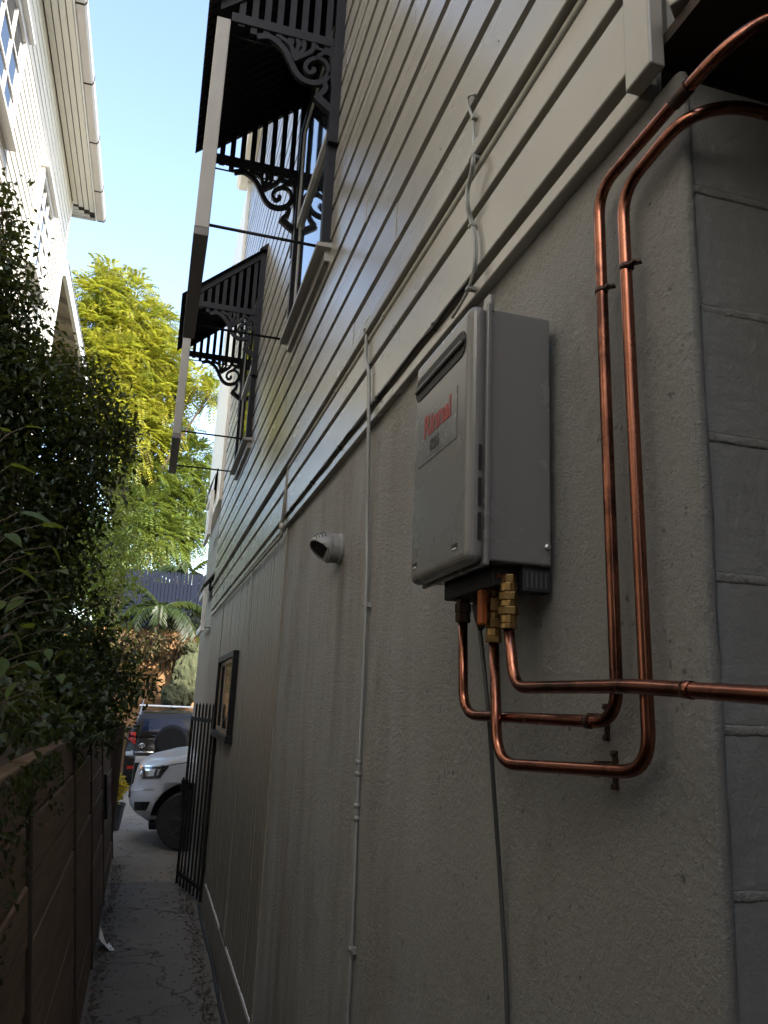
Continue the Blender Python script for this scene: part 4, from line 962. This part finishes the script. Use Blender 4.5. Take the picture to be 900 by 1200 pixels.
# =================================================================== PLANTS
def rand_unit(n):
    v = rng.normal(size=(n, 3)); return v / np.linalg.norm(v, axis=1, keepdims=True)
def leaf_cloud(pos, dirs, nrm, length, width, fold=.25, curl=.15):
    """pointed folded leaves: base, left, tip, right (+ a middle rib vertex)"""
    n = len(pos); L = (length * rng.uniform(.65, 1.2, n))[:, None]; Wd = (width * rng.uniform(.7, 1.2, n))[:, None]
    side = np.cross(dirs, nrm); side /= np.linalg.norm(side, axis=1, keepdims=True) + 1e-9
    up = np.cross(side, dirs)
    b = pos; tip = pos + dirs * L - up * L * curl; mid = pos + dirs * L * .45
    l = mid + side * Wd * .5 + up * Wd * fold; r = mid - side * Wd * .5 + up * Wd * fold
    V = np.stack([b, l, tip, r], 1).reshape(-1, 3)
    i = np.arange(n) * 4
    F = np.concatenate([np.stack([i, i + 1, i + 2], 1), np.stack([i, i + 2, i + 3], 1)])
    return V, F
def np_obj(name, V, F, mat, par=None, kind=None):
    me = bpy.data.meshes.new(name); n = len(V); k = len(F)
    me.vertices.add(n); me.vertices.foreach_set('co', np.asarray(V, dtype=np.float32).ravel())
    me.loops.add(k * 3); me.loops.foreach_set('vertex_index', np.asarray(F, dtype=np.int32).ravel())
    me.polygons.add(k); me.polygons.foreach_set('loop_start', np.arange(k, dtype=np.int32) * 3)
    me.update(calc_edges=True); me.validate()
    return obj(name, me, mat, par, kind=kind)
def lumps_points(lumps, dens, shellness=.5):
    """points in uneven clumps: twigs inside each lump, leaves round each twig end"""
    out = []; ctr = []
    for (c, r) in lumps:
        n = int(dens * r ** 2)
        u = rand_unit(n); rad = r * rng.uniform(shellness, 1.08, n) ** .8
        k = np.array([.75 + .5 * mnoise.noise(Vector(tuple(c + a * 1.7))) for a in u])
        p = c + u * (rad * k)[:, None]; out.append(p); ctr.append(np.repeat([c], n, 0))
    return np.concatenate(out), np.concatenate(ctr)
def PL(lst): return [(np.array(ony(a, b, Y)), r) for a, b, Y, r in lst]
def limbs(base, lumps, r0, n=6):
    mb = MB(); base = Vector(base)
    cen = sum((Vector(c) for c, _ in lumps), Vector()) / len(lumps)
    fork = base.lerp(cen, .35); mb.tube(smooth_line([base, base.lerp(fork, .5) + Vector((.06, .04, 0)) * r0 * 8, fork], 4), [r0 * (1.3 - .5 * k / 8) for k in range(9)], 10)
    for c, r in lumps:
        c = Vector(c); mid = fork.lerp(c, .5) + Vector((random.uniform(-.2, .2), random.uniform(-.2, .2), .1)) * r
        L = smooth_line([fork, mid, c], 4); mb.tube(L, [max(.004, r0 * .55 * (1 - k / (len(L) + .5))) for k in range(len(L))], n)
        for q in range(4):
            e = c + Vector(rand_unit(1)[0]) * r * .85; mb.tube([c.lerp(mid, .3), c.lerp(e, .5) + Vector((0, 0, .05 * r)), e], [r0 * .12, r0 * .09, r0 * .03], 5)
    return mb

# dark dense shrub behind the retaining wall
def shrub(name, lab, cat, base, lumps, dens, length, width, mat, r0, group=None, sub=4, spread=.09, shellness=.5):
    t = thing(name, base, lab, cat, group)
    pts, ctr = lumps_points(lumps, dens, shellness)
    out = pts - ctr; out /= np.linalg.norm(out, axis=1, keepdims=True) + 1e-9
    P_ = np.repeat(pts, sub, 0) + rng.normal(size=(len(pts) * sub, 3)) * spread
    D = np.repeat(out, sub, 0) * .5 + rand_unit(len(P_)) * .8 + np.array([0, 0, -.25]); D /= np.linalg.norm(D, axis=1, keepdims=True)
    N = rand_unit(len(P_)) * .6 + np.array([0, 0, 1.])
    V, F = leaf_cloud(P_, D, N, length, width)
    np_obj('crown', V, F, mat, t, 'stuff')
    obj('trunk', limbs(base, lumps, r0), 'bark', t); return t
shrub('dark_shrub', 'large dark glossy-leaved shrub hanging over the retaining wall', 'shrub', (-.95, 5.6, -.3), PL([
    (2, 232, 5.4, .16), (-8, 275, 5.5, .24), (4, 330, 5.5, .22), (-30, 330, 5.3, .4), (0, 390, 5.5, .34), (-30, 440, 5.4, .5), (42, 432, 5.8, .30), (92, 440, 6.2, .24), (10, 480, 5.5, .5), (62, 495, 5.8, .42),
    (112, 488, 6.2, .30), (135, 520, 6.3, .20), (50, 555, 5.8, .5), (102, 552, 6.2, .30), (5, 600, 5.5, .55), (68, 615, 6.0, .32), (104, 602, 6.3, .16), (25, 660, 5.6, .42), (-20, 690, 5.2, .55),
    (70, 680, 6.1, .20), (100, 660, 6.4, .10), (50, 745, 5.7, .40), (108, 752, 6.4, .24), (90, 795, 6.2, .34), (134, 798, 6.6, .22), (40, 810, 5.4, .40), (158, 808, 6.8, .12), (176, 792, 6.9, .08), (122, 836, 6.4, .20), (75, 830, 5.7, .28), (0, 790, 5.0, .45), (128, 862, 6.5, .08), (5, 838, 3.4, .12), (35, 840, 3.9, .12), (62, 842, 4.4, .14), (92, 848, 5.2, .15), (-12, 835, 3.1, .14), (118, 705, 6.4, .10), (148, 772, 6.7, .08)]),
    1500, .062, .033, 'leafdark', .045, sub=5, spread=.075, shellness=.3)
shrub('dark_shrub', 'unseen dark shrub added opposite the water heater to shade the wall', 'shrub', (-1.1, .5, -.3), [(np.array(c), r) for c, r in (((-1.2, -2.5, .6), .8), ((-1.15, -1.2, .7), .75), ((-1.1, .2, .6), .7), ((-1.1, 1.2, .7), .55), ((-1.2, .7, 1.5), .6))],
    500, .085, .045, 'leafdark', .05, sub=4, spread=.09, shellness=.4)  # out-of-view shrub, added to keep light off the lower wall
# lighter shrubs beyond it, and greenery on the left of the driveway
shrub('light_shrub', 'sunlit yellow-green shrub behind the dark shrub, left of the driveway', 'shrub', (-2.6, 15.5, -.4), PL([
    (100, 560, 16, .9), (135, 590, 16, .8), (80, 620, 15.5, 1.0), (130, 650, 16, .8), (100, 690, 15.5, .9), (140, 700, 16, .6), (70, 700, 15, 1.0), (118, 745, 15.5, .6), (60, 770, 15, .9), (150, 640, 16.5, .5)]),
    240, .11, .05, 'leaflit', .07, sub=4, spread=.15)
shrub('bank_shrub', 'low leafy shrub spilling over the clay bank beside the dark wagon', 'shrub', (-1.5, 17.2, -.6), PL([
    (125, 800, 17, .5), (140, 830, 17, .35), (150, 790, 17.5, .4), (118, 850, 16.5, .5), (132, 870, 17, .25)]), 260, .09, .04, 'leafmid', .03, sub=4, spread=.10)
# broad leaved plant near the camera
bp_ = thing('broadleaf_plant', (-.62, 2.55, -.33), 'bright green broad-leaved plant in front of the dark shrub', 'plant')
lf = MB()
NL = 8
V = []
for k in range(NL + 1):
    t = k / NL; w_ = math.sin(math.pi * t ** .75) ** .8 * .5 * (1 - .35 * t) if 0 < t < 1 else 0.0
    z = -.35 * t * t
    V += [(-w_, t, z + .10 * w_), (0, t, z - .04 * (1 if 0 < t < 1 else 0)), (w_, t, z + .10 * w_)]
lf.add(V, [(k * 3 + a, k * 3 + a + 1, (k + 1) * 3 + a + 1, (k + 1) * 3 + a) for k in range(NL) for a in (0, 1)], True)
lfm = lf.mesh('leaf'); lfm.materials.append(MT['leafmid'])
st = MB()
for (a, b, Y, s_) in ((4, 505, 2.4, .10), (30, 500, 2.6, .07), (12, 545, 2.5, .09), (-4, 575, 2.4, .12), (22, 600, 2.5, .12), (8, 625, 2.45, .08), (48, 615, 2.7, .08), (60, 640, 2.8, .07), (35, 650, 2.7, .08), (14, 665, 2.5, .09), (70, 668, 2.9, .07), (50, 690, 2.8, .07), (28, 700, 2.7, .08), (8, 705, 2.5, .07), (80, 700, 3.0, .06), (62, 715, 2.9, .07), (40, 735, 2.7, .07), (15, 740, 2.5, .08), (85, 735, 3.0, .06), (3, 770, 2.5, .08), (55, 760, 2.8, .06), (30, 775, 2.6, .07), (70, 790, 2.9, .06), (18, 800, 2.5, .07), (45, 805, 2.7, .06), (5, 825, 2.5, .06)):
    p = Vector(ony(a, b, Y)); o = obj('leaf', lfm, 'leafmid', bp_, loc=p); s_ *= .72; o.scale = (s_ * .8, s_ * 1.25, s_); o.rotation_euler = (random.uniform(-.9, .3), random.uniform(-.5, .5), random.uniform(2.2, 5.4))
    st.tube(smooth_line([p, p.lerp(Vector((-.6, 2.55, p.z - .25)), .5) + Vector((0, 0, .03)), Vector((-.62 + random.uniform(-.05, .05), 2.55 + random.uniform(-.05, .05), max(-.35, p.z - .5))), Vector((-.62, 2.55, -.4))], 4), .0020, 5)
obj('stems', st, 'bark', bp_)
# creeper on the face of the retaining wall
n = 420; yy = rng.uniform(2.3, 4.2, n); zz = -.25 - np.abs(rng.normal(0, .11, n)) * (1.2 + .8 * np.sin(yy * 3.1)); 
P_ = np.stack([-.175 - .125 * (zz + 1.95) + rng.uniform(.0, .05, n), yy, zz], 1)
V, F = leaf_cloud(P_, rand_unit(n) * .7 + np.array([.3, 0, -.6]), np.array([[1., 0, .3]]) + rand_unit(n) * .5, .030, .022)
tag(np_obj('creeper', V, F, 'leafdark', None, 'stuff'), 'small-leaved creeper trailing over the top of the timber retaining wall', 'creeper')

# feathery trees
def feathery(name, lab, base, lumps, dens, mat, r0, size=.1, fl=.55):
    t = thing(name, base, lab, 'tree')
    pts, ctr = lumps_points(lumps, dens, .3); out = pts - ctr; out /= np.linalg.norm(out, axis=1, keepdims=True) + 1e-9
    n = len(pts); ax = out * .8 + rand_unit(n) * .5 + np.array([0, 0, -.15]); ax /= np.linalg.norm(ax, axis=1, keepdims=True)
    side = np.cross(ax, np.array([0, 0, 1.]) + rand_unit(n) * .35); side /= np.linalg.norm(side, axis=1, keepdims=True) + 1e-9
    up = np.cross(side, ax); K = 8; PP = []; DD = []; NN = []
    for k in range(K):
        t_ = (k + .6) / K
        for s_ in (-1, 1):
            PP.append(pts + ax * fl * t_ - np.array([0, 0, 1.]) * fl * .35 * t_ * t_); DD.append(side * s_ * .85 + ax * .45 - np.array([0, 0, .25])); NN.append(up)
    PP = np.concatenate(PP); DD = np.concatenate(DD); NN = np.concatenate(NN); DD /= np.linalg.norm(DD, axis=1, keepdims=True)
    V, F = leaf_cloud(PP, DD, NN, size * 1.7, size * .55, .1, .1)
    np_obj('crown', V, F, mat, t, 'stuff'); obj('trunk', limbs(base, lumps, r0, 7), 'bark', t); return t
feathery('feathery_tree', 'tall sunlit yellow-green feathery tree rising above the back fence', (-1.2, 26.5, 1.7), PL([
    (128, 322, 26, .55), (118, 350, 26, 1.0), (150, 345, 26.5, .9), (110, 385, 26, 1.1), (150, 385, 26, 1.2), (182, 385, 26.5, .9), (120, 425, 25.5, 1.2), (165, 425, 26, 1.3), (200, 420, 26.5, .8), (140, 470, 25.5, 1.3), (190, 465, 26, 1.0),
    (160, 510, 25.5, 1.2), (198, 500, 26, .7), (232, 448, 25.5, .55), (246, 462, 25.2, .4), (215, 440, 26, .5), (95, 470, 26, 1.2), (80, 420, 26.5, .9)]), 260, 'leafyellow', .22)
MT['leafgreen2'] = leaf_mat('green_feathery_leaf', (.07, .12, .02), (.14, .17, .03), (.05, .09, .02), .4, .5)
feathery('feathery_tree', 'lower green feathery tree beside the house end, above the lawn', (1.1, 27.5, 1.75), PL([
    (228, 535, 27, .8), (210, 560, 26.5, 1.0), (240, 565, 27, .6), (185, 570, 26, 1.0), (170, 600, 25.5, 1.0), (215, 600, 26.5, 1.0), (190, 630, 25.5, .9), (160, 630, 25, .8), (235, 600, 27, .6), (222, 630, 26.5, .6)]), 220, 'leafgreen2', .16)
shrub('yard_shrub', 'yellowish leafy shrub just behind the top of the blue fence', 'shrub', (-.2, 24.2, 1.72), PL([(175, 645, 24.2, .6), (160, 655, 24.2, .5), (190, 655, 24.2, .35)]), 200, .10, .05, 'leaflit', .04, sub=4, spread=.12)

def palm(lab, base, height, n, fl, lean_=0., seed=3):
    R_ = random.Random(seed); t = thing('palm', base, lab, 'palm'); base = Vector(base); top = base + Vector((lean_, 0, height))
    m = MB(); m.tube([base, base.lerp(top, .5), top], [.09, .07, .06], 9); obj('trunk', m, 'bark', t)
    for k in range(n):
        a = 2 * math.pi * k / n + R_.uniform(-.3, .3); el = R_.uniform(.35, 1.25); L = fl * R_.uniform(.8, 1.15)
        d = Vector((math.cos(a) * math.cos(el), math.sin(a) * math.cos(el), math.sin(el))); p = top.copy(); pts = [p.copy()]
        for q in range(12): d = (d + Vector((0, 0, -.16))).normalized(); p = p + d * L / 12; pts.append(p.copy())
        m = MB(); m.tube(pts, [.014 * (1 - q / 14) for q in range(13)], 5); fr = obj('frond', m, 'leafpalm', t)
        PP = []; DD = []; NN = []
        for q in range(1, 13):
            for s2 in (0, .33, .66):
                ax = (pts[q] - pts[q - 1]).normalized(); sd = ax.cross(Vector((0, 0, 1))).normalized()
                for s_ in (-1, 1):
                    PP.append(pts[q - 1].lerp(pts[q], s2)); dd = (sd * s_ * .75 + ax * .6 + Vector((0, 0, -.35 + R_.uniform(-.15, .15)))).normalized(); DD.append(dd); NN.append(sd.cross(ax))
        V, F = leaf_cloud(np.array(PP), np.array(DD), np.array(NN), .34 * fl / 1.6, .035, .1, .3)
        np_obj('leaflets', V, F, 'leafpalm', fr, 'stuff')
palm('palm with drooping fronds growing in front of the blue fence', (.05, 21.9, 1.3), .9, 12, 1.7, .1, 3)
palm('palm with arching fronds behind the blue fence', (.95, 24.0, 1.72), 1.7, 10, 1.5, -.1, 8)
shrub('bank_bush', 'dark bushy shrub at the foot of the blue fence on the bank', 'shrub', (1.2, 22.0, 1.6), PL([(205, 725, 22.0, .38), (222, 722, 22.1, .35), (235, 728, 22.1, .3), (190, 735, 21.9, .25)]), 420, .10, .045, 'leafdark', .03, sub=4, spread=.10)
# dry grass hanging on the bank top
n = 1600; gx_ = rng.uniform(-3, 3, n); P_ = np.stack([gx_, 21.9 + rng.uniform(-.35, .2, n), 1.35 + rng.uniform(-.35, .25, n)], 1)
V, F = leaf_cloud(P_, np.stack([rng.normal(0, .4, n), -.6 + rng.normal(0, .25, n), -.5 + rng.normal(0, .5, n)], 1), rand_unit(n), .26, .009, .05, .5)
MT['drygrass'] = leaf_mat('dry_grass', (.13, .09, .04), (.17, .12, .06), (.08, .085, .03), .25, .7)
tag(np_obj('dry_grass', V, F, 'drygrass', None, 'stuff'), 'dry brown grass hanging over the top of the clay bank', 'grass')
n = 9000; x_ = rng.uniform(-8, 12, n); y_ = 22.9 + rng.uniform(0, 1, n) ** 2 * 30
P_ = np.stack([x_, y_, 1.72 + .03 * np.maximum(0, y_ - 24)], 1); D = rand_unit(n) * .5 + np.array([0, 0, 1.])
V, F = leaf_cloud(P_, D, rand_unit(n), .16, .03, .05, .2); tag(np_obj('lawn_grass', V, F, 'lawn', None, 'stuff'), 'sunlit green lawn grass beyond the blue fence', 'grass')
# mossy rocks in the bank
def rock(c, r, seed, lab):
    bm = bmesh.new(); bmesh.ops.create_icosphere(bm, subdivisions=4, radius=1)
    for v in bm.verts:
        d = v.co.normalized(); q = d * 1.3 + Vector((seed, seed * 2, 0))
        k = 1 + .30 * mnoise.noise(q) + .25 * round(mnoise.noise(q * 1.9) * 3) / 3 + .16 * round(mnoise.noise(q * 4.2) * 4) / 4 + .06 * mnoise.noise(q * 9)
        v.co = Vector((d.x * r[0], d.y * r[1], d.z * r[2])) * k + Vector(c)
    for f in bm.faces: f.smooth = False
    me = bpy.data.meshes.new('rock'); bm.to_mesh(me); bm.free(); return tag(obj('rock', me, 'rock'), lab, 'rock')
rock(ony(219, 797, 21.4), (.34, .38, .62), 1.0, 'tall mossy rock face in the clay bank behind the dark wagon')
rock(ony(226, 765, 21.7), (.36, .3, .28), 5.0, 'squat grey rock above the mossy rock face in the bank')
rock(ony(203, 815, 21.2), (.30, .25, .28), 8.0, 'small mossy rock low in the bank just above the wagon roof')
# distant trees and a far house
for k, (px, Y, h, lab) in enumerate(((60, 48, 9, 'distant rounded green tree behind the neighbour house'), (150, 55, 8, 'distant broad green tree behind the feathery tree'), (215, 60, 6, 'small distant tree right of the feathery tree'), (-20, 45, 9, 'distant dark tree hidden mostly by the neighbour house'))):
    x = ony(px, 700, Y)[0]; zb = 1.74 + .03 * (Y - 24)
    lp = [(np.array([x + random.uniform(-2.2, 2.2), Y + random.uniform(-1.5, 1.5), zb + random.uniform(.35, 1) * h * .8]), random.uniform(1.2, 2.0)) for q in range(9)]
    shrub('distant_tree', lab, 'tree', (x, Y, zb), lp, 130, .30, .16, 'leafgreen2' if k % 2 else 'leafmid', .2, 'distant trees', sub=4, spread=.35)
fh = thing('far_house', (5.6, 58, 2.7), 'far pale house with red roof, glimpsed past the end of the weatherboards', 'house')
m = MB(); m.box(3.6, 9, 58, 64, 2.6, 16.3); obj('wall', m, 'offwhite', fh)
m = MB(); m.prism([(3.2, 16.3), (9.4, 16.3), (6.3, 18.2)], 1, 57.6, 64.4); MT['redroof'] = paint('red_roof', (.25, .07, .04), (.18, .05, .03), .7); obj('roof', m, 'redroof', fh)
for z in (6, 10, 13.5):
    for x in (4.2, 6.0, 7.6): m = MB(); m.box(x, x + .9, 57.96, 58.02, z, z + 1.3); w_ = obj('window', m, 'glass', fh)

# =================================================================== SMALL THINGS
PPX = float(ony(137, 905, 13.2)[0])
pt = thing('potted_plant', (PPX, 13.2, -1.955), 'yellow-leaved plant in a dark pot left of the dark wagon', 'plant')
m = MB(); m.lathe((PPX, 13.2, -1.955), (0, 0, 1), [(0, .12), (.02, .13), (.32, .17), (.35, .185), (.38, .185), (.375, .165), (.33, .15)], 20); obj('pot', m, 'greycord', pt)
n = 420; P_ = np.array([PPX, 13.2, -1.38]) + rand_unit(n) * (np.array([.17, .17, .24]) * rng.uniform(.3, 1, (n, 1))); D = rand_unit(n) * .8 + np.array([0, 0, .3]); D /= np.linalg.norm(D, axis=1, keepdims=True)
V, F = leaf_cloud(P_, D, rand_unit(n) + np.array([0, 0, .6]), .085, .04); np_obj('foliage', V, F, 'yellowleaf', pt, 'stuff')
m = MB(); [m.tube([(PPX, 13.2, -1.62), (PPX + random.uniform(-.1, .1), 13.2 + random.uniform(-.1, .1), -1.25)], .006, 5) for k in range(5)]; obj('stems', m, 'bark', pt)
# scrap of white plastic on the path
b = Vector(onz(121, 1115, -2.0)); zb = path_z(b.y) + .008
bm = bmesh.new(); bmesh.ops.create_grid(bm, x_segments=12, y_segments=12, size=.5)
for v in bm.verts:
    u, w_ = v.co.x + .5, v.co.y + .5
    hh = .17 * max(0, 1 - u * 1.35) * (1 - abs(w_ - .4)) + .02 * mnoise.noise(Vector((u * 5, w_ * 5, 1)))
    v.co = Vector((b.x - .045 + .13 * u ** 1.2 * (1 - .3 * w_), b.y - .07 + .16 * w_ + .03 * mnoise.noise(Vector((u * 3, w_ * 3, 4))), zb + max(0, hh)))
me = bpy.data.meshes.new('plastic_scrap'); bm.to_mesh(me); bm.free()
o_ = tag(obj('plastic_scrap', me, 'white'), 'crumpled scrap of white plastic lying against the foot of the retaining wall', 'litter'); o_.modifiers.new('t', 'SOLIDIFY').thickness = .001
# dead leaves along both edges of the path
n = 2400; y_ = rng.uniform(3.5, 10.5, n); e = rng.uniform(0, 1, n) < .5
x_ = np.where(e, -.15 + np.abs(rng.normal(0, .06, n)), .66 - np.abs(rng.normal(0, .07, n))); x_ = np.where(rng.uniform(0, 1, n) < .12, rng.uniform(-.12, .66, n), x_)
P_ = np.stack([x_, y_, np.array([path_z(q) for q in y_]) + .012], 1); D = rand_unit(n); D[:, 2] *= .15
N = np.array([[0, 0, 1.]]) + rand_unit(n) * .35; V, F = leaf_cloud(P_, D, N, .035, .018, .2, .1)
tag(np_obj('leaf_litter', V, F, 'deadleaf', None, 'stuff'), 'dead leaves scattered along both edges of the concrete path', 'leaves')
n = 300; y_ = rng.uniform(9.6, 14, n); P_ = np.stack([rng.uniform(-.3, 1.0, n), y_, np.full(n, -1.945)], 1); D = rand_unit(n); D[:, 2] *= .15
V, F = leaf_cloud(P_, D, np.array([[0, 0, 1.]]) + rand_unit(n) * .3, .03, .015, .2, .1); tag(np_obj('leaf_litter', V, F, 'deadleaf', None, 'stuff'), 'sparse dead leaves on the driveway by the gate', 'leaves')
m = MB(); m.box(-.12, .5, 9.55, 9.62, -1.99, -1.948)

# lift everything so that the path lies at height zero
for o in list(sc.objects):
    if o.parent is None and o.type in ('MESH', 'EMPTY'): o.location.z += ZG
